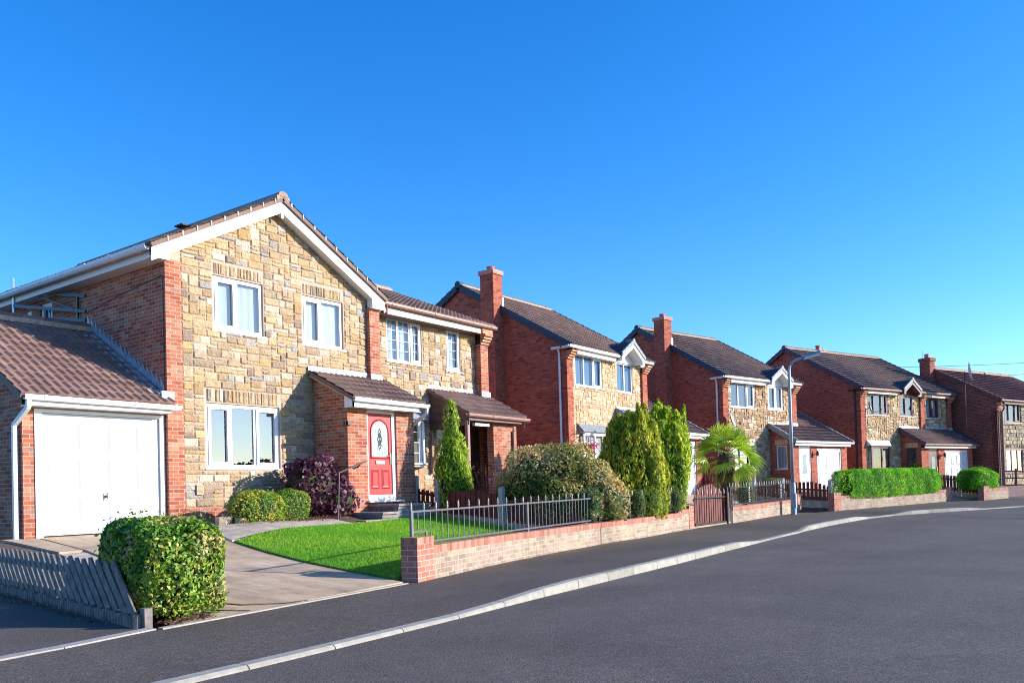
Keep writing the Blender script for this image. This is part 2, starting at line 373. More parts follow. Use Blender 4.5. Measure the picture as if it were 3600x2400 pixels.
for a, b in zip(st, st[1:]):
    dx, dy = b[0]-a[0], b[1]-a[1]; l = math.hypot(dx, dy); dx /= l; dy /= l; nx, ny = -dy, dx; wd = .135
    a2 = (a[0]+dx*.006, a[1]+dy*.006); b2 = (b[0]-dx*.006, b[1]-dy*.006)
    za, zb = rz_(a[0]), rz_(b[0]); ha, hb = za+kz(a[0]), zb+kz(b[0])
    c = .28+.10*rr.random(); col = (c, c*.93, c*.80)
    def Q(p, off, z): return (p[0]+nx*off, p[1]+ny*off, z)
    ch = .02
    A = [Q(a2, -.012, za-.1), Q(a2, -.004, ha-ch), Q(a2, ch, ha), Q(a2, wd, ha+.002), Q(a2, wd, za-.1)]
    B = [Q(b2, -.012, zb-.1), Q(b2, -.004, hb-ch), Q(b2, ch, hb), Q(b2, wd, hb+.002), Q(b2, wd, zb-.1)]
    for i in range(4): m.face([A[i+1], A[i], B[i], B[i+1]], col)
    m.face(A, col); m.face(B[::-1], col)
struct(m.build('kerb', M['kerb']))
n = 150; kb = offset(resample(KERB, n=n), .13); L1 = polylen(KERB)[-1]
# footway from the kerb back to the garden walls: match by nearest parameter
ib = []
Ic = resample(INNER, .25)
last = 0
for p in kb:
    best = min(range(last, len(Ic)), key=lambda i: (Ic[i][0]-p[0])**2+(Ic[i][1]-p[1])**2+(0 if i-last < 60 else 50)); last = best; ib.append(Ic[best])
strip('footway', kb, ib, lambda x: rz_(x)+kz(x)-.004, lambda x: hp(x), M['pave'], 4)
# ground sheet to the horizon, and the garden ground
m = MB(); m.face([(-900, -900, -.05), (900, -900, -.05), (900, 900, -.05), (-900, 900, -.05)]); struct(m.build('ground', M['soil']))
m = MB(); xs = np.arange(5.6, 62, .5); ys = np.arange(0, 46, .5)
for i in range(len(xs)-1):
    for j in range(len(ys)-1):
        x0, x1, y0, y1 = xs[i], xs[i+1], ys[j], ys[j+1]
        if inner_dist((x0+x1)/2, (y0+y1)/2) < -.35: continue
        m.face([(x, y, g(x, y)-.035) for x, y in ((x0, y0), (x1, y0), (x1, y1), (x0, y1))])
struct(m.build('garden_ground', M['soil'], smooth=True))
# side drive on the left, its edging kerb
m = MB(); m.slab([(-40, 6.32), (2.9, 7.10), (4.42, 7.46), (4.40, 7.55), (5.6, 15), (6.5, 24), (-40, 24)], .1, .398); struct(m.build('side_drive', M['pave']))
m = MB()
for a, b in zip(resample([(-12, 6.75), (2.9, 7.06), (4.42, 7.40)], .95), resample([(-12, 6.75), (2.9, 7.06), (4.42, 7.40)], .95)[1:]):
    dx, dy = b[0]-a[0], b[1]-a[1]; l = math.hypot(dx, dy); dx /= l; dy /= l; c = .36+.08*rr.random()
    P = [(a[0]+dx*.005, a[1]+dy*.005), (b[0]-dx*.005, b[1]-dy*.005), (b[0]-dx*.005-dy*.14, b[1]-dy*.005+dx*.14), (a[0]+dx*.005-dy*.14, a[1]+dy*.005+dx*.14)]
    m.slab(P, .3, .412, (c, c*.9, c*.82))
struct(m.build('edging_kerb', M['kerb']))

def gslab(name, poly, mat, lift=.0, thick=.2, gz=g, sub=.4, kind=True):
    """a sheet following the ground inside a polygon (split into small cells)"""
    m = MB(); xs_ = [p[0] for p in poly]; ys_ = [p[1] for p in poly]
    import mathutils
    def clip(pl, a, b, keep):
        out = []
        for i in range(len(pl)):
            p, q = pl[i], pl[(i+1) % len(pl)]; fp, fq = keep(p), keep(q)
            if fp >= 0: out.append(p)
            if fp*fq < 0: t = fp/(fp-fq); out.append((p[0]+(q[0]-p[0])*t, p[1]+(q[1]-p[1])*t))
        return out
    x = min(xs_)
    while x < max(xs_):
        cx = clip(clip(poly, 0, 0, lambda p: p[0]-x), 0, 0, lambda p: x+sub-p[0]); y = min(ys_)
        while y < max(ys_) and len(cx) > 2:
            c = clip(clip(cx, 0, 0, lambda p: p[1]-y), 0, 0, lambda p: y+sub-p[1])
            if len(c) > 2: m.face([(p[0], p[1], gz(*p)+lift) for p in c])
            y += sub
        x += sub
    n = len(poly)
    for i in range(n):
        a, b = poly[i], poly[(i+1) % n]
        m.face([(a[0], a[1], gz(*a)-thick), (b[0], b[1], gz(*b)-thick), (b[0], b[1], gz(*b)+lift), (a[0], a[1], gz(*a)+lift)])
    o = m.build(name, mat)
    return struct(o)
# the near concrete drive in slabs, the path, the lawn
D = [(4.45, 7.44), (8.26, 7.93), (8.30, 9.0), (8.40, 10.2), (8.60, 11.3), (8.83, 12.3), (9.35, 14.2), (9.3, 15.1), (6.35, 15.1), (6.35, 13.2), (5.9, 10.6)]
gslab('driveway', [(4.72, 7.47), (8.26, 7.93), (8.30, 9.0), (8.42, 10.2), (8.62, 11.3), (8.90, 12.6), (9.28, 14.3), (9.28, 15.2), (6.9, 15.2), (6.72, 13.2), (6.2, 10.6), (5.5, 8.6)], M['drive'], 0, .15)
gslab('driveway_slab', [(6.3, 13.15), (6.68, 13.2), (6.86, 15.2), (6.33, 15.2)], M['drive'], .0, .15)
gslab('driveway_slab', [(5.15, 8.6), (5.46, 8.6), (6.16, 10.6), (6.66, 13.1), (6.28, 13.1), (5.75, 10.6)], M['concrete'], -.02, .15)
gslab('path', [(8.97, 12.62), (11.0, 12.66), (11.9, 12.70), (11.9, 13.4), (11.1, 13.30), (9.9, 13.55), (9.25, 14.0)], M['concrete'], .012, .12)
LAWN = [(8.33, 8.15), (8.95, 8.20), (11.5, 8.82), (15.2, 9.40), (15.0, 11.3), (14.98, 13.1), (12.0, 12.66), (11.0, 12.62), (8.93, 12.5), (8.66, 11.3), (8.46, 10.2), (8.34, 9.0)]
lawn = gslab('lawn', LAWN, M['lawn'], .02, .1)
m = MB(); m.slab([(4.46, 7.36), (8.3, 7.86), (8.3, 7.93), (4.46, 7.45)], .3, .411, (.42, .36, .30)); struct(m.build('drive_edging', M['kerb']))
for P in ([(5.62, 8.22), (5.75, 7.95), (6.15, 7.72), (6.45, 7.70)], [(5.25, 8.05), (5.45, 7.80), (5.62, 7.62)]):
    m = MB()
    for a, b in zip(P, P[1:]): m.bar((a[0], a[1], g(*a)+.004), (b[0], b[1], g(*b)+.004), .03, .012)
    struct(m.build('drive_joint', M['soil']))
# block paving far right, drive of the second house, far lawn
gslab('block_paving', [(42.9, 4.7), (44.6, 3.0), (49, 1), (54, 4.0), (50.6, 5.6), (46.5, 5.9)], M['paver'], .02, .1)
gslab('path', [(22.15, 10.05), (24.5, 9.92), (24.6, 14), (22.0, 14)], M['drive'], .015, .1)
gslab('path', [(25, 10.6), (32.3, 10.9), (32.3, 14), (25, 14)], M['drive'], .02, .1)
gslab('path', [(40.4, 6.45), (41.5, 5.5), (45, 8.5), (42, 12)], M['drive'], .015, .1)

def inpoly(x, y, pl):
    c = False; j = len(pl)-1
    for i in range(len(pl)):
        if (pl[i][1] > y) != (pl[j][1] > y) and x < (pl[j][0]-pl[i][0])*(y-pl[i][1])/(pl[j][1]-pl[i][1])+pl[i][0]: c = not c
        j = i
    return c
# ------------------------------------------------------------------ foliage
def tri_mesh(name, V, F, C, mat, parent=None):
    """V (n,3), F (m,k) equal-size faces, C per-vertex colours"""
    me = bpy.data.meshes.new(name); k = F.shape[1]
    me.vertices.add(len(V)); me.vertices.foreach_set('co', V.astype(np.float32).ravel())
    me.loops.add(F.size); me.loops.foreach_set('vertex_index', F.astype(np.int32).ravel())
    me.polygons.add(len(F)); me.polygons.foreach_set('loop_start', np.arange(0, F.size, k, dtype=np.int32))
    me.polygons.foreach_set('loop_total', np.full(len(F), k, dtype=np.int32)); me.update(calc_edges=True)
    ca = me.color_attributes.new("Col", 'FLOAT_COLOR', 'POINT')
    ca.data.foreach_set('color', np.concatenate([C, np.ones((len(C), 1))], 1).astype(np.float32).ravel())
    me.materials.append(mat); return link(name, me, parent)
def unit(a): return a/np.maximum(1e-9, np.linalg.norm(a, axis=1, keepdims=True))
def palette(rg, n, pal, P=None, clump=0, sc_=2.5):
    pal = np.array(pal, float); idx = rg.integers(0, len(pal), n)
    if P is not None and clump:
        f = sum(np.sin(P@rg.normal(size=3)*sc_*(1+.6*i)+rg.uniform(0, 6)) for i in range(4))/2
        idx = np.clip(((f*clump+1)/2*len(pal)+rg.normal(size=n)*.8), 0, len(pal)-1).astype(int)
    return pal[idx]*rg.uniform(.75, 1.25, (n, 1))
def leaves(name, P, N, L, asp, pal, mat, parent, rg, upb=0., spread=.7, clump=.8, csc=2.5):
    n = len(P); N = unit(N+rg.normal(size=(n, 3))*spread)
    T = rg.normal(size=(n, 3)); T[:, 2] += upb*3; T = unit(T-(T*N).sum(1, keepdims=True)*N); B = np.cross(N, T)
    l = (L*rg.uniform(.65, 1.25, n))[:, None]; wd = l*asp
    fold = N*wd*.25
    V = np.stack([P-T*l*.5, P+B*wd*.5+fold-T*l*.05, P+T*l*.5, P-B*wd*.5+fold-T*l*.05], 1).reshape(-1, 3)
    C = np.repeat(palette(rg, n, pal, P, clump, csc), 4, 0)
    F = np.arange(4*n).reshape(n, 4)
    return tri_mesh(name, V, F, C, mat, parent)
def sbox(rg, n, c, h, e=5, lump=.05, thick=.12, bottom=False, lsc=3.):
    """points and outward normals in the shell of a rounded box / ellipsoid (e=2)"""
    c = np.array(c, float); h = np.array(h, float)
    ar = np.array([h[1]*h[2], h[0]*h[2], h[0]*h[1]]); ax = rg.choice(3, n, p=ar/ar.sum()); q = rg.uniform(-1, 1, (n, 3)); sg = rg.choice([-1, 1], n)
    q[np.arange(n), ax] = sg
    if not bottom: q[(ax == 2) & (sg < 0), 2] = 1
    r = (np.abs(q)**e).sum(1)**(1/e); s = q/r[:, None]
    N = unit(np.sign(s)*np.abs(s)**(e-1)/h)
    fr = [rg.normal(size=3)*lsc for _ in range(5)]; ph = rg.uniform(0, 6, 5)
    lm = 1+lump*sum(np.sin(s@f+p) for f, p in zip(fr, ph))/1.6
    dep = 1-thick*rg.random(n)**1.6
    return c+s*h*(lm*dep)[:, None], N
def core(parent, c, h, k=.8, e=4, name='dark_core'):  # closed dark core, blocks see-through; inner shade is put into its colour
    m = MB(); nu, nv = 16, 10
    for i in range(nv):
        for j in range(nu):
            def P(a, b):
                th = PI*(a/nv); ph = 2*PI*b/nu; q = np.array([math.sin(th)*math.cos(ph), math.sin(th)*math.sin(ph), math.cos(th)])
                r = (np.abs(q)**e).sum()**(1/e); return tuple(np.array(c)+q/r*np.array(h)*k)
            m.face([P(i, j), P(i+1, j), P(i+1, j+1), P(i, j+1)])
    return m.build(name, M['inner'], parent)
def stems(parent, base, tips, r=.02, name='stem'):
    m = MB()
    for t in tips:
        mid = [(a+b)/2+rnd.uniform(-.04, .04) for a, b in zip(base, t)]
        m.tube([base, mid, t], [r, r*.7, r*.3], 5)
    return m.build(name, M['twig'], parent)
def rotz(P, a, c=(0, 0)):
    co, si = math.cos(a), math.sin(a); Q = P.copy(); x = P[:, 0]-c[0]; y = P[:, 1]-c[1]
    Q[:, 0] = c[0]+x*co-y*si; Q[:, 1] = c[1]+x*si+y*co; return Q

def shrub(name, label, cat, loc, blobs, n, L, asp, pal, seed, mat='leaf', rz=0, e=2.4, lump=.07, thick=.2, upb=0., spread=.7, clump=.8, group=None, csc=2.5, stray=0):
    """blobs: (cx,cy,cz,hx,hy,hz) in local metres above the ground point"""
    rg = np.random.default_rng(seed); t = thing(name, label, cat, loc, rz, group)
    A = [b[3]*b[4]+b[4]*b[5]+b[3]*b[5] for b in blobs]; PP = []; NN = []
    for b, a in zip(blobs, A):
        P, N = sbox(rg, max(30, int(n*a/sum(A))), b[:3], b[3:], e, lump, thick, bottom=b[2]-b[5] > .15); PP.append(P); NN.append(N)
    P = np.concatenate(PP); N = np.concatenate(NN)
    keep = np.ones(len(P), bool); k0 = 0
    for i, b in enumerate(blobs):                      # drop leaves buried in another blob
        q = np.abs((P-np.array(b[:3]))/np.array(b[3:]))**e; ins = q.sum(1)**(1/e) < .72; ins[k0:k0+len(PP[i])] = False; keep &= ~ins; k0 += len(PP[i])
    keep &= P[:, 2] > -.05
    P = P[keep]; N = N[keep]
    if stray:
        i = rg.choice(len(P), stray); j = P[i]+N[i]*rg.uniform(.02, .09, (stray, 1))+np.array([0, 0, 1])*rg.uniform(0, .06, (stray, 1)); P = np.concatenate([P, j]); N = np.concatenate([N, N[i]])
    leaves('foliage', P, N, L, asp, pal, M[mat], t, rg, upb, spread, clump, csc)
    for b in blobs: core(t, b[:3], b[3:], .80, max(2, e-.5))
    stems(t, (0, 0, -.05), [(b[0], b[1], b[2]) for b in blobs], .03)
    return t

def conifer(name, label, loc, plumes, n, L, pal, tips, seed, group=None, corek=.7, cat='conifer'):
    """plumes: (x,y,z0,height,radius,leanx,leany) - upright feathery spires that merge into one crown"""
    rg = np.random.default_rng(seed); t = thing(name, label, cat, loc, 0, group); VV = []; CC = []
    A = np.array([p[3]*p[4] for p in plumes]); A = A/A.sum()
    pal = np.array(pal); tips = np.array(tips)
    for p, a in zip(plumes, A):
        k = int(n*a); T = rg.random(k)**.85; ph = rg.uniform(0, 2*PI, k)
        lob = 1+.22*np.sin(ph*3+p[0]*9)+.16*np.sin(ph*5+T*9+p[1]*7)+.10*np.sin(T*31+ph*2)
        R = p[4]*1.05*((.72+.28*np.sin(np.clip(T*1.7, 0, 1)*1.57))*(1-T**7)**.6+.02)*lob*(1-.25*rg.random(k)**1.5)
        P = np.stack([p[0]+R*np.cos(ph)+p[5]*T, p[1]+R*np.sin(ph)+p[6]*T, p[2]+T*p[3]], 1)
        out = np.stack([np.cos(ph), np.sin(ph), np.full(k, .1)], 1)
        N = unit(out+rg.normal(size=(k, 3))*.55); U = unit(np.stack([np.cos(ph)*.45, np.sin(ph)*.45, np.ones(k)], 1)+rg.normal(size=(k, 3))*.22)
        U = unit(U-(U*N).sum(1, keepdims=True)*N); B = np.cross(N, U); l = (L*rg.uniform(.6, 1.3, k))[:, None]; wd = l*.36
        V = np.stack([P-U*l*.5, P+B*wd*.5, P+U*l*.6, P-B*wd*.5], 1).reshape(-1, 3)
        base = pal[rg.integers(0, len(pal), k)]; tp = tips[rg.integers(0, len(tips), k)]
        f = (rg.random(k) < .22+.55*(np.sin(ph*2+p[0]*5+T*6) > .2))[:, None]
        C = np.where(f, tp, base)*rg.uniform(.75, 1.2, (k, 1)); C4 = np.repeat(C, 4, 0); C4[2::4] = C4[2::4]*1.15
        VV.append(V); CC.append(C4)
    V = np.concatenate(VV); C = np.concatenate(CC); tri_mesh('foliage', V, np.arange(len(V)).reshape(-1, 4), C, M['leaf'], t)
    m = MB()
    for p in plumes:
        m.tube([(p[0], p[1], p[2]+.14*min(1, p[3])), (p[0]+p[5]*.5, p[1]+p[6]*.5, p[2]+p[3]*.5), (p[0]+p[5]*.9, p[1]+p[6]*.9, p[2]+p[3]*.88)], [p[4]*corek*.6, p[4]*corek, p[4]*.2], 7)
    m.build('dark_core', M['inner'], t)  # solid dark cores added to block see-through, coloured as inner shade
    m = MB(); m.tube([(0, 0, -.1 if n > 5000 else 0), (0, 0, .5)], [.07, .05] if n > 5000 else [.02, .01], 7); m.build('trunk', M['twig'], t)
    return t

# ------------------------------------------------------------------ house parts (local metres: x along the front, y into the house, z up)
TILE_PINK = [(.27, .16, .125), (.31, .185, .145), (.24, .14, .11)]
TILE_BRN = [(.235, .145, .11), (.275, .17, .13), (.20, .125, .095)]
TILE_RED = [(.19, .075, .06), (.22, .09, .07), (.16, .065, .055)]
def roof(parent, x0, x1, p0, p1, axis='x', pal=TILE_BRN, per=.165, gauge=.31, amp=.022, seg=4, name='roof', thick=.07, seed=1, cutfn=None, step=.034, gab=None):
    """interlocking tiles; eave runs along axis from x0 to x1; p0=(depth,z) at the eave, p1=(depth,z) at the ridge"""
    rg = random.Random(seed); m = MB(); ln = math.hypot(p1[0]-p0[0], p1[1]-p0[1]); n = max(1, round(ln/gauge)); gz = ln/n
    dy, dz = (p1[0]-p0[0])/ln, (p1[1]-p0[1])/ln; ny, nz = -dz, dy
    if nz < 0: ny, nz = -ny, -nz
    ns = max(2, int(abs(x1-x0)/per*seg)); dx = (x1-x0)/ns
    def prof(x): 
        t = (x/per) % 1.0; return amp*max(0, math.cos(2*PI*t))**1.0*1.3 if seg > 3 else amp*(.5+.5*math.cos(2*PI*t))
    def Q(x, t, h):
        y = p0[0]+dy*t+ny*h; z = p0[1]+dz*t+nz*h
        return (x, y, z) if axis == 'x' else (y, x, z)
    tw = per*2
    for j in range(n):
        t0, t1 = j*gz, (j+1)*gz+.02; jit = [rg.random() for _ in range(int(abs(x1-x0)/tw)+3)]
        zo = [(rg.random()-.5)*.006 for _ in jit]
        for i in range(ns):
            xa, xb = x0+i*dx, x0+(i+1)*dx; k = int(abs((xa+xb)/2-x0)/tw); c = pal[int(jit[k]*len(pal))]; q = zo[k]
            if gab and abs((xa+xb)/2-gab[0]) < gab[1]*1.0 and p0[1]+dz*(t0+gz*.5) < gab[2]+(gab[3]-gab[2])*(1-abs((xa+xb)/2-gab[0])/gab[1])-.02: continue
            a = Q(xa, t0, step+prof(xa)+q); b = Q(xb, t0, step+prof(xb)+q); cc = Q(xb, t1, .006+prof(xb)); d = Q(xa, t1, .006+prof(xa))
            m.face([a, b, cc, d], c); a2 = Q(xa, t0, .0+prof(xa)*.5); b2 = Q(xb, t0, .0+prof(xb)*.5); m.face([a2, b2, b, a], c)
    c = pal[0]
    parts = [(x0, x1, 0)] if not gab else [(x0, gab[0]-gab[1], 0), (gab[0]+gab[1], x1, 0), (gab[0]-gab[1], gab[0]+gab[1], min(ln, (gab[3]-p0[1])/dz))]
    for xa, xb, tb in parts:
        a, b, cc, d = Q(xa, tb, -thick), Q(xb, tb, -thick), Q(xb, ln, -thick), Q(xa, ln, -thick)
        e, f, gg, h = Q(xa, tb, .012), Q(xb, tb, .012), Q(xb, ln, .012), Q(xa, ln, .012)
        for q in ((b, a, d, cc), (a, b, f, e), (b, cc, gg, f), (d, a, e, h), (cc, d, h, gg)): m.face(q, c)
    return m.build(name, M['tile'], parent)
def ridge(parent, x0, x1, y, z, axis='x', r=.12, pal=TILE_BRN, name='ridge_tiles', L=.45, bed=True):
    m = MB(); n = max(1, round(abs(x1-x0)/L)); rg = random.Random(5)
    for i in range(n):
        a = x0+(x1-x0)*i/n; b = x0+(x1-x0)*(i+1)/n-.012*(1 if x1 > x0 else -1); c = pal[rg.randrange(len(pal))]; K = 7
        for k in range(K):
            t0, t1 = PI*k/K, PI*(k+1)/K
            def P(x, t, rr=r): return (x, y+rr*math.cos(t), z+rr*math.sin(t)*.85) if axis == 'x' else (y+rr*math.cos(t), x, z+rr*math.sin(t)*.85)
            m.face([P(a, t0), P(b, t0), P(b, t1), P(a, t1)], c)
        m.face([P(a, PI*k/K) for k in range(K+1)], c); m.face([P(b, PI*k/K) for k in range(K+1)][::-1], c)
    o = m.build(name, M['tile'], parent)
    if bed:
        m = MB(); w_ = r+.035
        if axis == 'x': m.box(x0+.01, x1-.01, y-w_, y+w_, z-.09, z+.005)
        else: m.box(y-w_, y+w_, x0+.01, x1-.01, z-.09, z+.005)
        m.build('mortar_bed', M['mortarband'], o)
    return o
def verge_caps(parent, x, p0, p1, mat, wd=.13, ht=.17, out=-1, L=.31, name='verge_caps'):
    """stepped clip-on verge units down a gable edge at x"""
    m = MB(); ln = math.hypot(p1[0]-p0[0], p1[1]-p0[1]); n = max(2, round(ln/L)); dy, dz = (p1[0]-p0[0])/ln, (p1[1]-p0[1])/ln
    ny, nz = -dz, dy
    if nz < 0: ny, nz = -ny, -nz
    for j in range(n):
        t0, t1 = ln*j/n, ln*(j+1)/n
        def P(xx, t, h): return (xx, p0[0]+dy*t+ny*h, p0[1]+dz*t+nz*h)
        h0, h1 = .09, .062; xa, xb = x, x+wd*(-out)
        lo0, lo1 = -ht+.03, -ht+.0
        m.hexa([P(xa, t0, lo0), P(xb, t0, lo0), P(xb, t1, lo1), P(xa, t1, lo1), P(xa, t0, h0), P(xb, t0, h0), P(xb, t1, h1), P(xa, t1, h1)] if out < 0 else
               [P(xb, t0, lo0), P(xa, t0, lo0), P(xa, t1, lo1), P(xb, t1, lo1), P(xb, t0, h0), P(xa, t0, h0), P(xa, t1, h1), P(xb, t1, h1)])
    return m.build(name, mat, parent)
def gutter(parent, a, b, mat, wd=.11, ht=.085, name='gutter', step=.95, along='x'):
    """square-line gutter from a to b with joint clips; a,b = top outer points"""
    m = MB(); a = Vector(a); b = Vector(b); L = (b-a).length; d = (b-a)/L
    side = Vector((0, 1, 0)) if abs(d.x) > abs(d.y) else Vector((1, 0, 0)) if along == 'y+' else Vector((-1, 0, 0)) if along == 'y-' else Vector((0, 1, 0))
    def P(t, o, z): return a+d*t+side*o+Vector((0, 0, z))
    prof = [(0, 0), (0, -ht*.55), (wd*.22, -ht), (wd*.8, -ht), (wd, -ht*.6), (wd, 0), (wd-.008, 0), (wd-.01, -ht*.5), (.02, -ht*.5), (.012, 0)]
    A = [P(0, *q) for q in prof]; B = [P(L, *q) for q in prof]; n = len(prof)
    for i in range(n): j = (i+1) % n; m.face([A[i], A[j], B[j], B[i]])
    m.face(A[::-1]); m.face(B)
    k = max(1, int(L/step))
    for i in range(k+1):
        t = min(L-.05, max(.02, .3+i*step if L > 1 else L*.5))
        q = [P(t, -.008, .006), P(t+.04, -.008, .006), P(t+.04, wd*.3, -ht-.01), P(t, wd*.3, -ht-.01)]
        m.hexa([P(t, -.009, -ht*.6), P(t+.045, -.009, -ht*.6), P(t+.045, wd, -ht-.012), P(t, wd, -ht-.012), P(t, -.009, .008), P(t+.045, -.009, .008), P(t+.045, .02, .008), P(t, .02, .008)])
    return m.build(name, mat, parent)
def pipe(parent, path, mat, r=.034, name='downpipe', clips=(), sq=False):
    m = MB()
    if sq:
        for p, q in zip(path, path[1:]): m.bar(p, q, r*2, r*2)
    else: m.tube(path, r, 10)
    for p in clips: m.tube([(p[0], p[1], p[2]-.025), (p[0], p[1], p[2]+.025)], r*1.25, 10)
    return m.build(name, mat, parent)
def wall(parent, name, mat, s0, s1, z0, z1, d, holes=(), axis='x', gable=None, reveal=.09, flip=False):
    """flat wall with openings; gable: list of (s,z) polygon above z1"""
    m = MB(); S = sorted(set([s0, s1]+[h[0] for h in holes]+[h[1] for h in holes])); Z = sorted(set([z0, z1]+[h[2] for h in holes]+[h[3] for h in holes]))
    def P(s, z, o=0): return (s, d+o, z) if axis == 'x' else (d+o, s, z)
    fl = (axis == 'y') != flip
    def F(pts): m.face(pts[::-1] if fl else pts)
    for a, b in zip(S, S[1:]):
        for c, e in zip(Z, Z[1:]):
            cs, cz = (a+b)/2, (c+e)/2
            if any(h[0] < cs < h[1] and h[2] < cz < h[3] for h in holes): continue
            F([P(a, c), P(b, c), P(b, e), P(a, e)])
    if gable: F([P(s, z) for s, z in gable])
    rv = reveal if not flip else -reveal
    for h in holes:
        a, b, c, e = h
        F([P(a, c), P(a, e), P(a, e, rv), P(a, c, rv)][::1]); F([P(b, e), P(b, c), P(b, c, rv), P(b, e, rv)])
        F([P(a, e), P(b, e), P(b, e, rv), P(a, e, rv)]); F([P(b, c), P(a, c), P(a, c, rv), P(b, c, rv)])
    return m.build(name, mat, parent)
STONE_A = [(.48, .325, .175), (.50, .345, .19), (.52, .375, .225), (.53, .41, .28), (.45, .295, .165), (.60, .50, .39), (.39, .30, .20), (.48, .34, .21), (.53, .38, .235), (.37, .27, .185), (.51, .33, .155), (.38, .345, .31), (.54, .41, .265), (.50, .36, .225), (.47, .335, .20), (.30, .225, .175), (.52, .365, .195), (.58, .48, .365), (.51, .37, .235)]
STONE_B = [(.52, .34, .18), (.58, .40, .23), (.50, .36, .22), (.63, .47, .3), (.42, .26, .14), (.56, .44, .3), (.32, .19, .11), (.66, .54, .4), (.5, .31, .15), (.45, .35, .25)]
STONE_C = [(.36, .29, .19), (.42, .34, .23), (.32, .27, .2), (.46, .38, .27), (.28, .24, .19)]
def stonework(parent, s0, s1, z0, z1, d, holes=(), lintels=(), gfn=None, cell=.075, pal=STONE_A, seed=1, rough=.006, near=True, sizes=None, name='stone_facing', bold=1.0, rowonly=False):
    """random-coursed split-faced stones, each one modelled; gfn(s)->top z"""
    rg = random.Random(seed); m = MB(); ns = int(round((s1-s0)/cell)); nz = int(round((z1-z0)/cell)); cs = (s1-s0)/ns; cz = (z1-z0)/nz
    occ = [[False]*nz for _ in range(ns)]
    for i in range(ns):
        for j in range(nz):
            a, b, c, e = s0+i*cs, s0+(i+1)*cs, z0+j*cz, z0+(j+1)*cz
            for h in list(holes)+list(lintels):
                if a < h[1]-.01 and b > h[0]+.01 and c < h[3]-.01 and e > h[2]+.01: occ[i][j] = True
            if gfn and max(gfn(a), gfn(b)) < e-.03: occ[i][j] = True
    sizes = sizes or [(4, 1), (3, 1), (5, 1), (4, 2), (5, 2), (3, 2), (3, 2), (4, 2), (4, 2), (3, 1), (4, 1), (2, 1), (2, 2), (3, 3), (3, 2), (5, 2), (5, 1), (2, 2)]
    def stone(a, b, c, e, vert=False):
        col = rg.choice(pal); k = rg.uniform(.86, 1.14); col = tuple(min(.9, x*k) for x in col); jt = .005
        a += jt; b -= jt; c += jt; e -= jt; pr = rg.uniform(.010, .026)*bold; ch = min(.022, (b-a)*.3, (e-c)*.3)
        if near:
            nx = 4 if (b-a) > .2 else 3; nn = 3 if (e-c) > .1 else 3; X = [a]+[a+ch+(b-a-2*ch)*i/(nx-2) for i in range(nx-1)]+[b]; Zs = [c]+[c+ch+(e-c-2*ch)*i/(nn-2) for i in range(nn-1)]+[e]
            tx, tz = rg.uniform(-.012, .012), rg.uniform(-.012, .012)
            G = []
            for ii, x in enumerate(X):
                row = []
                for jj, z in enumerate(Zs):
                    edge = ii in (0, len(X)-1) or jj in (0, len(Zs)-1)
                    y = d if edge else d-pr-rg.uniform(-rough, rough)*bold+tx*(ii/len(X)-.5)+tz*(jj/len(Zs)-.5)
                    jx = rg.uniform(-.004, .004); jz = rg.uniform(-.004, .004)
                    row.append((x+jx, min(y, d+.0), z+jz))
                G.append(row)
            for ii in range(len(X)-1):
                for jj in range(len(Zs)-1): m.face([G[ii][jj], G[ii+1][jj], G[ii+1][jj+1], G[ii][jj+1]], col)
        else:
            y = [d-pr-rg.uniform(-.012, .012)*bold for _ in range(4)]; o = [(a, d, c), (b, d, c), (b, d, e), (a, d, e)]; f = [(a+ch, y[0], c+ch), (b-ch, y[1], c+ch), (b-ch, y[2], e-ch), (a+ch, y[3], e-ch)]
            m.face([f[0], f[1], f[2]], col); m.face([f[0], f[2], f[3]], col)
            for q in range(4): r = (q+1) % 4; m.face([o[q], o[r], f[r], f[q]], col)
    for j in range(nz):
        i = 0
        while i < ns:
            if occ[i][j]: i += 1; continue
            opts = sizes[:]; rg.shuffle(opts)
            if rowonly: opts = [(w_, 2) for w_ in (2, 3, 3, 4)]; rg.shuffle(opts)
            opts.append((1, 1))
            for w_, h_ in opts:
                if i+w_ <= ns and j+h_ <= nz and all(not occ[i+p][j+q] for p in range(w_) for q in range(h_)): break
            # do not leave one-cell slivers
            if i+w_ < ns and (i+w_+1 == ns or occ[min(ns-1, i+w_+1)][j]) and not occ[i+w_][j] and all(not occ[i+w_][j+q] for q in range(h_)): w_ += 1
            for p in range(w_):
                for q in range(h_): occ[i+p][j+q] = True
            stone(s0+i*cs, s0+(i+w_)*cs, z0+j*cz, z0+(j+h_)*cz); i += w_
    for a, b, c, e in lintels:
        x = a
        while x < b-.03:
            w_ = min(rg.uniform(.05, .13), b-x)
            if b-x-w_ < .03: w_ = b-x
            stone(x, x+w_, c, e); x += w_
    return m.build(name, M['stone'], parent)
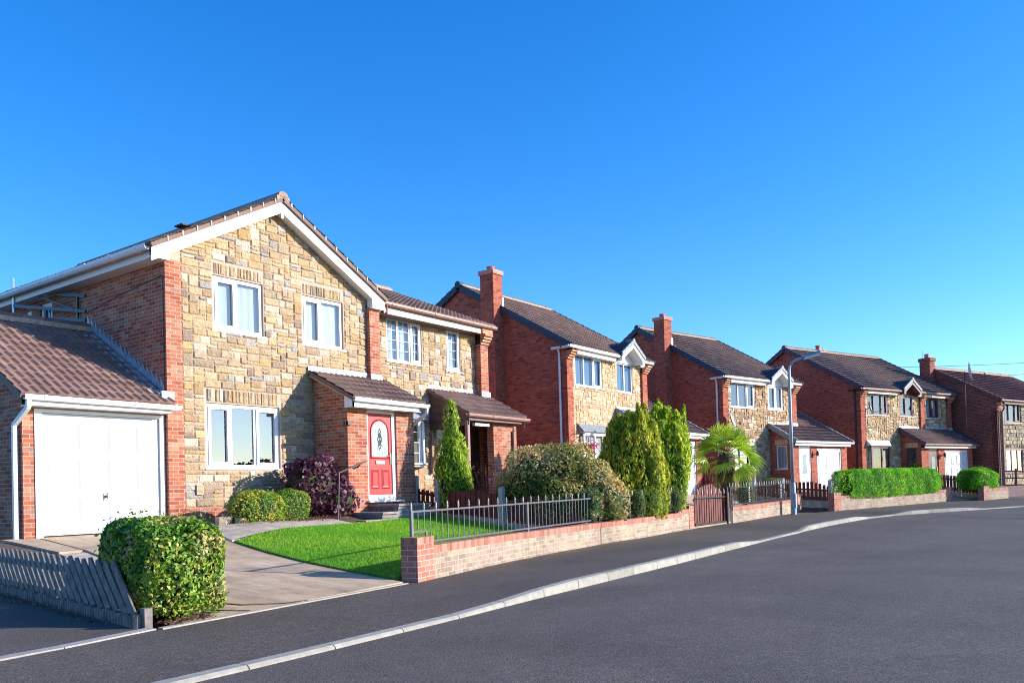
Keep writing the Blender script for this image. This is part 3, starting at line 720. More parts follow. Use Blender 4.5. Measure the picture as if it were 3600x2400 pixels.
def window(parent, s0, s1, z0, z1, d, cuts=(.5,), opens=(), frame='white', glass='glass', behind='net', sill=True, bars=None, axis='x', fw_=.06, sill_ext=.07, bd=.10, plantpot=False, toplight=None):
    """casement window: outer frame, mullions, opening sashes; panes, sill and curtain are sub-parts. d = front plane of the frame"""
    def T(m_):
        if axis == 'y': m_.v = [(y, x, z) for x, y, z in m_.v]; m_.f = [f[::-1] for f in m_.f]
        return m_
    m = MB(); D = .06; w_ = s1-s0; xs_ = [s0]+[s0+w_*c for c in cuts]+[s1]
    m.box(s0, s1, d, d+D, z0, z0+fw_); m.box(s0, s1, d, d+D, z1-fw_, z1); m.box(s0, s0+fw_, d, d+D, z0+fw_, z1-fw_); m.box(s1-fw_, s1, d, d+D, z0+fw_, z1-fw_)
    for x in xs_[1:-1]: m.box(x-fw_*.5, x+fw_*.5, d+.002, d+D, z0+fw_, z1-fw_)
    panes = []
    for i, (a, b) in enumerate(zip(xs_, xs_[1:])):
        a += fw_ if i == 0 else fw_*.5; b -= fw_ if i == len(xs_)-2 else fw_*.5; zz0, zz1 = z0+fw_, z1-fw_
        if i in opens:
            k = .05; o = -.022; e = .012
            m.box(a-e, b+e, d+o, d+D*.6, zz0-e, zz0+k); m.box(a-e, b+e, d+o, d+D*.6, zz1-k, zz1+e); m.box(a-e, a+k, d+o, d+D*.6, zz0+k, zz1-k); m.box(b-k, b+e, d+o, d+D*.6, zz0+k, zz1-k)
            a += k; b -= k; zz0 += k; zz1 -= k
        panes.append((a, b, zz0, zz1))
        if bars:
            for q in range(1, bars[0]+1):
                x = a+(b-a)*q/(bars[0]+1); m.box(x-.005, x+.005, d+.022, d+.029, zz0, zz1)
            for q in range(1, bars[1]+1):
                z = zz0+(zz1-zz0)*q/(bars[1]+1); m.box(a, b, d+.0225, d+.0285, z-.005, z+.005)
    W = T(m).build('window', M[frame], parent)
    for a, b, c, e in panes:
        m = MB(); m.face([(a-.004, d+.03, c-.004), (b+.004, d+.03, c-.004), (b+.004, d+.03, e+.004), (a-.004, d+.03, e+.004)]); T(m).build('pane', M[glass], W)
    if sill:
        m = MB(); m.prism([(s0-sill_ext*.6, z0-.035), (s1+sill_ext, z0-.035), (s1+sill_ext, z0-.004), (s0-sill_ext*.6, z0-.004)], d-.07, d+D); T(m).build('sill', M[frame] if isinstance(sill, bool) else M[sill], W)
    if behind:
        m = MB(); n = 36; y0 = d+bd; prev = None
        if behind == 'split':
            seg = [(s0, s0+w_*.12, 'drape'), (s1-w_*.13, s1-w_*.02, 'drape')]
        else: seg = [(s0-.05, s1+.05, behind)]
        for a, b, mt in seg:
            m = MB(); k = max(6, int((b-a)/.035))
            for i in range(k):
                xa, xb = a+(b-a)*i/k, a+(b-a)*(i+1)/k; ya, yb = y0+.006*math.sin(i*1.1+a*7)+.006*math.sin(i*.37), y0+.006*math.sin((i+1)*1.1+a*7)+.006*math.sin((i+1)*.37)
                m.face([(xa, ya, z0), (xb, yb, z0), (xb, yb, z1), (xa, ya, z1)])
            T(m).build('curtain', M[mt], W)
    return W
def kneeler(parent, s0, s1, d0, zt, n=4, mat='corbel', step=.085, out=.075):
    """corbelled brick courses stepping forward under the eaves gutter"""
    m = MB()
    for i in range(n):
        m.box(s0, s1, d0-out*(i+1), d0+.0, zt-.075*(n-i)+.008, zt-.075*(n-i-1)-.004)
    return m.build('kneeler', M[mat], parent)
def lead(parent, s0, s1, zt, zb, d, drop=.12, name='lead_flashing', wob=.012, seed=2):
    m = MB(); rg = random.Random(seed); n = max(3, int((s1-s0)/.16)); w0 = 0
    for i in range(n):
        a, b = s0+(s1-s0)*i/n, s0+(s1-s0)*(i+1)/n; w1 = rg.uniform(-wob, wob); y1 = rg.uniform(0, .01)
        m.face([(a, d-.02, zb+w0), (b, d-.02, zb+w1), (b, d-.012, zt+w1*.4), (a, d-.012, zt+w0*.4)])
        m.face([(a, d-drop, zb-drop*.55+w0), (b, d-drop, zb-drop*.55+w1), (b, d-.02, zb+w1), (a, d-.02, zb+w0)]); w0 = w1
    return m.build(name, M['lead'], parent)
def upandover(parent, s0, s1, z0, z1, d, cols=4, rows=(.33, .33, .34), arch=True, name='garage_door', handle=True):
    """panelled garage door with raised fields"""
    m = MB(); m.box(s0, s1, d, d+.04, z0, z1); w_ = (s1-s0)/cols; z = z1
    for i in range(1, cols): x = s0+w_*i; m.box(x-.006, x+.006, d-.004, d, z0, z1)
    for r, fr in enumerate(rows):
        h = (z1-z0)*fr; zt = z-.10; zb = z-h+.06
        for i in range(cols):
            a, b = s0+w_*i+w_*.16, s0+w_*(i+1)-w_*.16; o = .012
            if r == 0 and arch:
                top = [(a+(b-a)*k/8, zt-.07+.07*math.sin(PI*k/8)) for k in range(9)]
            else: top = [(a, zt), (b, zt)]
            poly = [(a, zb), (b, zb)]+top[::-1]; cx, cz = (a+b)/2, (zt+zb)/2
            inner = [(cx+(x-cx)*.82, cz+(q-cz)*.90) for x, q in poly]
            n = len(poly)
            for k in range(n):
                j = (k+1) % n; m.face([(poly[k][0], d-.0015, poly[k][1]), (poly[j][0], d-.0015, poly[j][1]), (inner[j][0], d-.02, inner[j][1]), (inner[k][0], d-.02, inner[k][1])])
            m.face([(x, d-.02, q) for x, q in inner])
        z -= h
    o = m.build(name, M['whitedoor'], parent)
    if handle:
        hx, hz = (s0+s1)/2+.03, z0+(z1-z0)*.31
        q = MB(); q.tube([(hx, d, hz), (hx, d-.05, hz)], .022, 10); q.bar((hx, d-.05, hz-.05), (hx, d-.05, hz+.07), .016); q.build('handle', M['black'], o)
    return o
def dish(name, label, loc, rz, r=.3, tilt=.35, mat='galv', rest=None, group=None, arm=.35, back='black'):
    t = thing(name, label, 'satellite dish', loc, rz, group); m = MB(); n = 20; R = 5
    def P(i, k):
        a = 2*PI*k/n; q = r*i/R; y = -.22*q*q/r; x, z = q*math.cos(a), q*math.sin(a)*1.08
        return (x, y*math.cos(tilt)+z*math.sin(tilt), z*math.cos(tilt)-y*math.sin(tilt))
    for i in range(R):
        for k in range(n): m.face([P(i, k), P(i+1, k), P(i+1, k+1), P(i, k+1)]); m.face([tuple(Vector(P(i, k+1))+Vector((0, .012, 0))), tuple(Vector(P(i+1, k+1))+Vector((0, .012, 0))), tuple(Vector(P(i+1, k))+Vector((0, .012, 0))), tuple(Vector(P(i, k))+Vector((0, .012, 0)))])
    m.build('reflector', M[mat], t, smooth=True)
    m = MB(); m.tube([(0, -.02, -r*.95), (0, -arm, -r*.6), (0, -arm-.05, -r*.35)], .014, 6); m.tube([(0, -arm-.02, -r*.42), (0, -arm+.06, -r*.2)], .03, 8); m.build('feed_arm', M[back], t)
    m = MB(); m.tube([(0, .02, -.02), (0, .16, -.06), (0, .2, -.22)], .02, 7); m.box(-.06, .06, .19, .215, -.32, -.12); m.build('bracket', M[back], t)
    return t
# ------------------------------------------------------------------ house A: gabled stone front with garage and porch (world metres)
def settle(root):
    """children were modelled in world metres: shift them under their root"""
    for o in list(COL.objects):
        if o.parent == root: o.location = Vector(o.location)-Vector(root.location)
A = thing('gabled_house', 'nearest house, wide stone gable front, white bargeboards, garage on the left and red front door', 'house', (9.247, 14.956, 1.0))
HA = [(10.105, 11.92, 2.215, 3.535), (10.32, 11.55, 5.03, 6.15), (12.615, 13.83, 5.01, 6.125)]
wall(A, 'wall', M['mortar'], 9.59, 14.57, 1.45, 6.2, 14.988, HA, gable=[(9.3, 6.2), (14.8, 6.2), (14.8, 6.5), (11.95, 7.95), (9.3, 6.5)])
fa = lambda s: 6.22+(min(s-9.22, 14.67-s))*.545+.08
LA = [(10.33, 11.52, 6.17, 6.40), (12.63, 13.82, 6.145, 6.38), (10.12, 11.92, 3.555, 3.82)]
stonework(A, 9.593, 14.563, 1.45, 7.95, 14.985, HA, LA, fa, .079, STONE_A, 11)
m = MB(); m.box(9.247, 9.593, 14.956, 15.2, .9, 6.25); m.build('brick_pier', M['brick'], A)
m = MB(); m.box(14.563, 14.90, 14.86, 15.25, .9, 6.12); m.build('brick_pier', M['brick'], A)
m = MB(); m.box(9.594, 14.562, 14.945, 15.1, .8, 1.449); m.build('plinth', M['brick'], A)
wall(A, 'side_wall', M['brick'], 15.2, 23.2, .8, 6.22, 9.247, [(19.42, 19.98, 5.15, 6.12)], axis='y')
wall(A, 'side_wall', M['brick'], 15.25, 23.2, .8, 6.3, 14.9, [], axis='y', flip=True)
wall(A, 'back_wall', M['brick'], 9.247, 14.9, .8, 6.2, 23.2, gable=[(9.247, 6.2), (14.9, 6.2), (12.07, 7.8)])
wA = [window(A, *HA[0], 15.03, (.325, .66), (0, 2), glass='glassdark', behind='split', sill=True, fw_=.075, bd=.35),
      window(A, *HA[1], 15.03, (.47,), (0,), behind='net', fw_=.075), window(A, *HA[2], 15.03, (.455,), (0,), behind='blind', fw_=.075)]
window(A, 19.42, 19.98, 5.15, 6.12, 9.29, (), (0,), axis='y', behind='drape', sill=False)
roof(A, 14.70, 23.4, (8.82, 6.40), (11.93, 8.06), 'y', [(.24, .15, .12), (.27, .17, .135), (.21, .13, .105)], seed=4)
roof(A, 14.70, 23.4, (15.06, 6.37), (11.93, 8.06), 'y', [(.24, .15, .12), (.27, .17, .135), (.21, .13, .105)], seed=5)
ridge(A, 14.70, 23.4, 11.93, 8.09, 'y', .13, [(.42, .28, .21), (.36, .23, .17)])
def band(x0, x1, zt, xm, zm, hgt, y0, y1):
    """bargeboard band with straight top and bottom edges, mitred at the apex"""
    m = MB(); m.prism([(x0, zt-hgt), (xm, zm-hgt), (xm, zm), (x0, zt)], y0, y1); m.prism([(xm, zm-hgt), (x1, zt-hgt), (x1, zt), (xm, zm)], y0, y1); return m
m = band(8.86, 14.98, 6.35, 11.92, 8.005, .255, 14.752, 14.774)
m.prism([(8.86, 6.17), (9.23, 6.17), (9.23, 6.36), (8.86, 6.2)], 14.7535, 14.95); m.prism([(14.58, 6.09), (14.95, 6.09), (14.95, 6.3), (14.58, 6.36)], 14.7535, 14.95)
m.box(11.90, 11.945, 14.742, 14.76, 7.62, 7.80)
b = m.build('bargeboard', M['white'], A)
m = band(9.24, 14.58, 6.345, 11.92, 7.78, .03, 14.774, 14.985); m.build('gable_soffit', M['white'], A)
m = MB()
for k in range(9):
    for sx in (-1, 1):
        t = .25+k*.36; x = 11.92+sx*t*.88; z = 8.02-t*.477
        m.box(x-.012, x+.012, 14.685, 14.75, z+.0, z+.085)
m.build('verge_clips', M['cream'], A)
m = MB(); m.box(8.93, 8.955, 14.95, 23.2, 6.19, 6.385); m.box(8.955, 9.245, 14.95, 23.2, 6.19, 6.205); m.build('fascia', M['white'], A)
gutter(A, (8.745, 14.80, 6.41), (8.745, 23.2, 6.41), M['white'], along='y+', wd=.12, ht=.10)
m = MB(); m.tube([(11.05, 17.0, 7.5), (11.05, 17.0, 7.68)], .10, 10, (.1, .07, .06)); m.box(10.86, 11.24, 16.85, 17.15, 7.68, 7.715, (.1, .07, .06)); m.build('roof_vent', M['tile'], A)
m = MB(); m.box(9.83, 9.98, 14.93, 14.965, 1.69, 1.88)
for i in range(7):
    for j in range(6): pass
v = m.build('air_brick', pmat('buff_air_brick', (.55, .40, .24), .8, .1), A)
m = MB()
for i in range(7):
    for j in range(7): m.box(9.842+i*.019, 9.852+i*.019, 14.928, 14.93, 1.705+j*.024, 1.717+j*.024)
m.build('air_brick_hole', M['black'], v)
m = MB(); m.box(9.238, 9.247, 20.38, 20.55, 5.85, 6.02); m.build('wall_vent', M['white'], A)
pipe(A, [(9.24, 17.9, 5.62), (9.235, 16.5, 5.8), (9.235, 15.06, 5.93), (9.235, 15.02, 5.9), (9.235, 15.02, 3.7)], M['blackpipe'], .006, 'aerial_cable')
# garage
GA = [(6.83, 9.215, 1.0, 3.215)]
wall(A, 'garage_wall', M['brick'], 6.64, 9.246, .7, 3.30, 15.05, GA, reveal=.12)
wall(A, 'garage_wall', M['brick'], 15.05, 20.65, .5, 3.3, 6.64, [], axis='y', gable=[(15.05, 3.3), (20.65, 3.3), (20.65, 3.5), (17.85, 5.15), (15.05, 3.5)])
m = MB(); m.box(6.83, 6.945, 15.03, 15.12, 1.0, 3.215); m.box(9.125, 9.215, 15.03, 15.12, 1.0, 3.215); m.box(6.945, 9.125, 15.031, 15.12, 3.155, 3.215); gf = m.build('garage_door_frame', M['white'], A)
upandover(A, 6.95, 9.12, 1.045, 3.15, 15.075, 4)
m = MB(); m.box(6.62, 9.20, 14.76, 14.785, 3.24, 3.40); m.box(6.62, 9.20, 14.785, 15.048, 3.24, 3.255); m.build('fascia', M['white'], A)
gutter(A, (6.53, 14.66, 3.41), (9.37, 14.66, 3.385), M['white'], step=.8)
roof(A, 6.47, 9.24, (14.70, 3.41), (17.85, 5.24), 'x', TILE_PINK, seed=8, amp=.026)
roof(A, 6.47, 9.24, (21.0, 3.41), (17.85, 5.24), 'x', TILE_PINK, seed=9, amp=.026)
ridge(A, 6.47, 9.24, 17.85, 5.28, 'x', .13, TILE_PINK)
m = MB()
m.bar((6.52, 14.78, 3.36), (6.52, 17.85, 5.13), .04, .12); m.build('verge_board', M['porchwood'], A)
pipe(A, [(6.60, 14.73, 3.36), (6.60, 14.73, 3.20), (6.56, 15.16, 2.93), (6.56, 15.16, .75)], M['white'], .034, clips=[(6.56, 15.16, 2.75), (6.56, 15.16, 1.72)], sq=True)
m = MB(); n = 18
for k in range(n):
    y0 = 15.02+k*.16; y1 = y0+.16; z0 = 3.64+(y0-15.02)*.58; z1 = z0+.16*.58
    m.face([(9.238, y0, z0-.02), (9.238, y1, z1-.02), (9.238, y1, z1+.16), (9.238, y1-.02, z1+.26), (9.238, y0, z0+.12)]); m.face([(8.98, y0, z0-.02), (8.98, y1, z1-.02), (9.238, y1, z1-.01), (9.238, y0, z0-.01)])
m.build('lead_flashing', M['lead'], A)
m = MB(); m.box(9.10, 9.36, 14.90, 14.951, 3.50, 3.68); m.build('lead_flashing', M['lead'], A)
# porch with the red door
PH = [(13.425, 14.355, 1.43, 3.52)]
wall(A, 'porch_wall', M['brick'], 12.84, 14.95, .7, 3.56, 13.86, PH, reveal=.07)
wall(A, 'porch_wall', M['brick'], 13.86, 14.95, .7, 3.7, 12.84, [], axis='y', gable=[(13.86, 3.7), (14.95, 3.7), (14.95, 4.29), (13.86, 3.72)])
wall(A, 'porch_wall', M['brick'], 13.86, 15.28, .7, 3.7, 14.95, [], axis='y', flip=True, gable=[(13.86, 3.7), (14.95, 3.7), (14.95, 4.29), (13.86, 3.72)])
dm = MB(); dm.box(13.425, 13.485, 13.90, 13.97, 1.46, 3.52); dm.box(14.245, 14.355, 13.90, 13.97, 1.46, 3.52); dm.box(13.485, 14.245, 13.90, 13.97, 3.435, 3.52); dm.box(13.485, 14.245, 13.902, 13.97, 1.46, 1.585)
dm.box(13.38, 14.48, 13.76, 13.93, 1.42, 1.462)
dm.build('door_frame', M['white'], A)
dm = MB(); dm.box(13.487, 14.243, 13.925, 13.965, 1.587, 3.433)
def ring(m, pts, inn, y0, y1):
    n = len(pts)
    for k in range(n): j = (k+1) % n; m.face([(pts[k][0], y0, pts[k][1]), (pts[j][0], y0, pts[j][1]), (inn[j][0], y1, inn[j][1]), (inn[k][0], y1, inn[k][1])])
def archp(cx, hw, zb, zs, n=12): return [(cx-hw, zb), (cx+hw, zb)]+[(cx+hw*math.cos(PI*k/n), zs+hw*math.sin(PI*k/n)) for k in range(n+1)]
o_, i_ = archp(13.865, .30, 2.40, 3.01), archp(13.865, .255, 2.445, 3.01)
ring(dm, o_, [(x, z) for x, z in archp(13.865, .28, 2.42, 3.01)], 13.924, 13.900); ring(dm, [(x, z) for x, z in archp(13.865, .28, 2.42, 3.01)], i_, 13.900, 13.918)
for a, b_ in ((13.57, 13.83), (13.90, 14.16)):
    p = [(a, 1.72), (b_, 1.72), (b_, 2.18), (a, 2.18)]; q = [(a+.03, 1.75), (b_-.03, 1.75), (b_-.03, 2.15), (a+.03, 2.15)]; r_ = [(a+.06, 1.80), (b_-.06, 1.80), (b_-.06, 2.10), (a+.06, 2.10)]
    ring(dm, p, q, 13.9235, 13.912); ring(dm, q, r_, 13.912, 13.922); dm.face([(x, 13.916, z) for x, z in r_])
door = dm.build('front_door', M['reddoor'], A)
m = MB(); m.face([(x, 13.917, z) for x, z in i_]); m.build('glass', M['obscure'], door)
m = MB()
def dia(cx, cz, a, b_): 
    P = [(cx, cz+b_), (cx+a, cz), (cx, cz-b_), (cx-a, cz)]
    for k in range(4): m.bar((P[k][0], 13.912, P[k][1]), (P[(k+1) % 4][0], 13.912, P[(k+1) % 4][1]), .011)
for dz, a, b_ in ((.14, .05, .10), (0, .075, .15), (-.14, .05, .10), (.05, .03, .06), (-.05, .03, .06)): dia(13.865, 2.85+dz, a, b_)
m.build('door_leading', M['black'], door)
m = MB(); m.box(13.72, 14.0, 13.908, 13.926, 2.285, 2.365); m.box(13.735, 13.985, 13.900, 13.91, 2.30, 2.35); m.build('letterbox', M['chrome'], door)
m = MB(); m.box(14.185, 14.215, 13.905, 13.925, 2.28, 2.52); m.bar((14.2, 13.89, 2.47), (14.08, 13.885, 2.47), .016); m.build('handle', M['chrome'], door)
roof(A, 12.72, 15.02, (13.53, 3.70), (14.94, 4.40), 'x', [(.20, .125, .105), (.23, .145, .12), (.175, .11, .09)], seed=12)
m = MB(); m.box(12.765, 14.86, 13.585, 13.61, 3.50, 3.67); m.box(12.80, 14.95, 13.61, 13.858, 3.50, 3.515); m.build('fascia', M['white'], A)
m = MB(); m.prism([(13.585, 3.50), (13.858, 3.50), (13.858, 3.815), (13.585, 3.68)], 12.765, 12.80, 'x'); m.build('fascia_end', M['white'], A)
gutter(A, (12.74, 13.475, 3.705), (15.12, 13.475, 3.68), M['white'], step=.75)
m = MB(); m.bar((12.78, 13.84, 3.80), (12.78, 14.95, 4.34), .07, .10); m.build('verge_board', M['cream'], A)
pipe(A, [(15.07, 13.53, 3.62), (15.07, 13.53, 3.48), (15.0, 14.1, 3.15), (15.0, 14.1, 1.2)], M['white'], .034, sq=True)
lead(A, 12.70, 14.56, 4.53, 4.37, 14.955, .14, seed=3); lead(A, 14.55, 14.93, 4.51, 4.38, 14.855, .10, seed=4)
m = MB(); m.box(12.80, 12.90, 13.79, 13.86, 3.13, 3.21); m.box(12.76, 12.84, 13.84, 13.90, 3.12, 3.20); m.build('wall_light', M['black'], A)
settle(A)

# steps and handrail to the red door
S = thing('door_steps', 'three broad stone steps up to the red front door', 'steps', (13.45, 13.4, .9))
for x0, zt in ((13.42, 1.375), (12.93, 1.215), (12.43, 1.065)):
    m = MB(); m.box(x0+.03, 14.42 if x0 > 13.2 else x0+.53, 12.98, 13.859, .75, zt-.045); a = m.build('riser', M['stepstone'], S)
    m = MB(); m.box(x0, 14.48 if x0 > 13.2 else x0+.485, 12.93, 13.859, zt-.045, zt); m.build('tread', M['stepslab'], S)
settle(S)
H = thing('handrail', 'sloping grey handrail on one post beside the porch steps', 'handrail', (11.95, 13.25, 1.0))
m = MB(); m.bar((12.02, 13.28, 2.06), (13.32, 13.80, 2.34), .035, .022); m.build('rail', M['metal'], H)
m = MB(); m.bar((11.95, 13.25, .9), (12.06, 13.3, 2.06), .018); m.build('post', M['black'], H)
m = MB(); m.tube([(13.05, 13.72, 2.26), (13.05, 13.80, 2.2), (13.05, 13.86, 2.2)], .02, 6); m.build('bracket', M['black'], H)
settle(H)
T = thing('aerial_bracket', 'short aluminium aerial pole on black wall brackets under the nearest house eaves', 'aerial', (9.24, 17.9, 5.4))
m = MB(); m.tube([(8.9, 20.5, 5.69), (8.9, 20.5, 6.75)], .028, 8); m.build('pole', M['alum'], T)
m = MB()
for z0, z1 in ((5.99, 6.46), (5.66, 6.12), (5.47, 5.84)): m.bar((9.24, 17.93, z0), (8.9, 20.55, z1), .05, .07)
m.bar((9.2, 18.2, 5.52), (9.2, 18.2, 6.02), .04); m.bar((9.2, 18.2, 5.70), (9.0, 19.8, 6.30), .03); m.build('bracket', M['black'], T)
settle(T)

# ------------------------------------------------------------------ house B: set back wing with its own brown porch
B = thing('set_back_house', 'set-back stone house joined to the right of the gabled house, faded brown gutters, lean-to porch', 'house', (15.0, 15.3, 1.2))
HB = [(15.585, 16.91, 4.995, 6.13), (17.90, 18.51, 4.965, 6.14), (15.4, 16.9, 2.40, 3.50)]
wall(B, 'wall', M['mortar'], 14.96, 19.2, .9, 6.35, 15.308, HB)
stonework(B, 14.96, 19.15, 1.3, 6.3, 15.305, HB, (), None, .079, STONE_A, 21)
m = MB(); m.box(19.15, 19.49, 15.08, 15.5, .9, 5.82); m.build('brick_pier', M['brick'], B)
kneeler(B, 19.14, 19.495, 15.08, 6.10, 4, out=.05)
m = MB(); m.box(19.03, 19.50, 14.89, 15.2, 6.10, 6.27); m.build('kneeler', M['corbel'], B)
wall(B, 'side_wall', M['brick'], 15.08, 23.2, .9, 6.2, 19.49, [], axis='y', flip=True, gable=[(15.08, 6.2), (23.1, 6.2), (19.07, 7.95)])
window(B, *HB[0], 15.34, (.33, .67), (2,), bars=(1, 3), behind='net'); window(B, *HB[1], 15.34, (), (0,), bars=(1, 3), behind='net')
roof(B, 14.97, 19.60, (14.86, 6.345), (19.07, 8.05), 'x', TILE_BRN, seed=31); roof(B, 12.6, 19.60, (23.3, 6.345), (19.07, 8.05), 'x', TILE_BRN, seed=32)
roof(B, 12.6, 14.97, (16.4, 6.97), (19.07, 8.05), 'x', TILE_BRN, seed=33)
ridge(B, 12.6, 19.60, 19.07, 8.08, 'x', .12, [(.40, .27, .21), (.2, .13, .1)])
m = MB(); m.box(15.12, 19.03, 14.93, 14.955, 6.08, 6.29); m.build('fascia', M['cream'], B); m = MB(); m.box(14.95, 19.03, 14.956, 15.30, 6.08, 6.095); m.build('soffit', M['porchwood'], B)
gutter(B, (15.02, 14.80, 6.345), (19.62, 14.80, 6.325), M['brownpipe'], step=.8)
pipe(B, [(15.16, 14.86, 6.28), (15.16, 14.86, 6.08), (15.06, 15.12, 5.85), (15.06, 15.12, 4.28)], M['brownpipe'], .036, clips=[(15.06, 15.12, 5.6)])
# bay window
bay = [(15.15, 15.30), (15.35, 14.98), (16.52, 14.98), (16.92, 15.30)]
m = MB(); m.slab(bay, 2.28, 2.33); m.slab([(15.05, 15.3), (15.3, 14.93), (16.6, 14.93), (17.03, 15.3)], 2.33, 2.37); m.slab(bay, 3.44, 3.50)
for p in bay[1:]: m.box(p[0]-.045, p[0]+.045, p[1]-.0, p[1]+.08, 2.37, 3.44)
m.box(16.35, 16.44, 14.985, 15.05, 2.37, 3.44); m.box(15.9, 15.97, 14.985, 15.05, 2.37, 3.44)
for q in range(1, 4): m.box(15.4, 16.5, 14.99, 15.005, 2.37+1.07*q/4-.008, 2.37+1.07*q/4+.008)
bw = m.build('bay_window', M['white'], B)
for p, q in zip(bay, bay[1:]):
    m = MB(); m.face([(p[0], p[1]+.03, 2.37), (q[0], q[1]+.03, 2.37), (q[0], q[1]+.03, 3.44), (p[0], p[1]+.03, 3.44)]); m.build('pane', M['glassdark'], bw)
m = MB(); m.face([(15.2, 15.25, 2.37), (16.9, 15.25, 2.37), (16.9, 15.25, 3.44), (15.2, 15.25, 3.44)]); m.build('curtain', M['drape'], bw)
m = MB(); m.hexa([(15.05, 15.3, 3.50), (15.28, 14.88, 3.50), (16.62, 14.88, 3.50), (17.04, 15.3, 3.50), (15.15, 15.3, 3.72), (15.4, 15.1, 3.62), (16.5, 15.1, 3.62), (16.95, 15.3, 3.72)]); m.build('bay_roof', M['lead'], B)
# porch of house B
roof(B, 17.05, 19.62, (13.86, 3.63), (15.28, 4.38), 'x', [(.185, .115, .098), (.215, .135, .115), (.16, .1, .085)], seed=36)
lead(B, 17.10, 19.15, 4.50, 4.36, 15.30, .14, seed=5); lead(B, 19.13, 19.54, 4.46, 4.30, 15.075, .10, seed=6)
gutter(B, (17.0, 13.80, 3.62), (19.72, 13.80, 3.60), M['brownpipe'], step=.7)
m = MB(); m.box(17.1, 19.42, 13.90, 13.925, 3.45, 3.58); m.build('fascia', M['porchwood'], B); m = MB(); m.box(17.1, 19.42, 13.926, 15.28, 3.45, 3.465); m.build('soffit', M['porchwood'], B)
m = MB(); m.prism([(13.93, 3.34), (15.29, 3.28), (15.29, 4.30), (13.93, 3.60)], 17.12, 17.16, 'x'); 
for k in range(3): m.box(17.105, 17.12, 13.93+k*.3, 15.29, 3.50+k*.2, 3.51+k*.2)
m.build('gable_cladding', M['porchwood'], B)
m = MB(); m.box(18.40, 19.46, 14.12, 14.34, .9, 3.45); m.build('porch_pillar', M['brick'], B)
wall(B, 'side_wall', M['brick'], 14.34, 15.3, .9, 3.5, 19.46, [], axis='y', flip=True)
m = MB(); m.box(18.30, 19.42, 15.22, 15.27, 1.2, 3.35)
for k in range(7): m.box(18.34+k*.16, 18.355+k*.16, 15.205, 15.22, 1.2, 3.3)
m.build('passage_door', M['darkwood'], B)
m = MB(); m.box(17.35, 18.22, 15.21, 15.28, 1.25, 3.3); dd = m.build('porch_door', M['white'], B)
m = MB(); m.bar((17.14, 14.0, 1.1), (17.14, 14.0, 3.45), .09); m.bar((17.12, 15.22, 2.3), (17.12, 14.9, 3.0), .07); m.box(17.10, 17.17, 15.2, 15.28, 2.1, 3.2); m.build('porch_post', M['brownpipe'], B)
pipe(B, [(19.5, 13.86, 3.55), (19.5, 13.86, 3.38), (19.26, 14.08, 3.25), (19.26, 14.08, 1.3)], M['brownpipe'], .036, clips=[(19.26, 14.08, 2.7)])
m = MB(); m.box(17.5, 18.1, 14.02, 14.12, 3.33, 3.40); m.build('porch_light', M['white'], B)
settle(B)

# ------------------------------------------------------------------ the house model used down the street
def gablet(parent, c, hw, zf, za, d0, slope_main, roofm, white=True, vm='greyverge', lamp=False, d1=None):
    """small open gable over a first-floor window"""
    sl = (za-zf)/hw; L = d1 or 1.15; wm = M['white'] if white else M['cream']
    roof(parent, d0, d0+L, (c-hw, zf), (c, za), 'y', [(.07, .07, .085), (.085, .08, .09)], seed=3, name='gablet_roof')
    roof(parent, d0, d0+L, (c+hw, zf), (c, za), 'y', TILE_BRN, seed=3, name='gablet_roof')
    m = MB()
    for sx in (-1, 1):
        n = 4
        for j in range(n):
            t0, t1 = j/n, (j+1)/n-.01; x0, x1 = c+sx*hw*(1-t0), c+sx*hw*(1-t1); z0, z1 = zf+(za-zf)*t0, zf+(za-zf)*t1; e = .012
            P = [(x0, z0-.07+e), (x1, z1-.07), (x1, z1+.075), (x0, z0+.075+e)]
            if sx > 0: P = P[::-1]
            m.prism(P, d0-.03, d0+.05)
    m.tube([(c, d0-.04, za+.03), (c, d0+.25, za+.03)], .085, 9); m.build('verge_caps', M[vm], parent)
    m = MB()
    for sx in (-1, 1):
        P = [(c+sx*hw*.97, zf-.21), (c, za-.23), (c, za-.07), (c+sx*hw*.97, zf-.05)]
        if sx > 0: P = P[::-1]
        m.prism(P, d0+.0, d0+.025)
    m.build('bargeboard', wm if white else M['brownupvc'], parent)
    m = MB()
    for sx in (-1, 1):
        P = [(c+sx*hw*.95, zf-.20), (c, za-.22), (c, za-.20), (c+sx*hw*.95, zf-.18)]
        if sx > 0: P = P[::-1]
        m.prism(P, d0+.025, .02)
    m.prism([(c-hw*.98, zf-.23), (c-hw*.78, zf-.23), (c-hw*.78, zf-.05), (c-hw*.98, zf-.1)], d0+.003, .02); m.prism([(c+hw*.78, zf-.23), (c+hw*.98, zf-.23), (c+hw*.98, zf-.1), (c+hw*.78, zf-.05)], d0+.003, .02)
    m.build('gablet_soffit', wm if white else M['brownupvc'], parent)
    m = MB(); m.face([(c-hw*.86, -.006, zf-.23), (c+hw*.86, -.006, zf-.23), (c+hw*.86, -.006, zf-.06), (c, -.006, za-.2), (c-hw*.86, -.006, zf-.06)]); m.build('gablet_infill', wm if white else M['brownupvc'], parent)

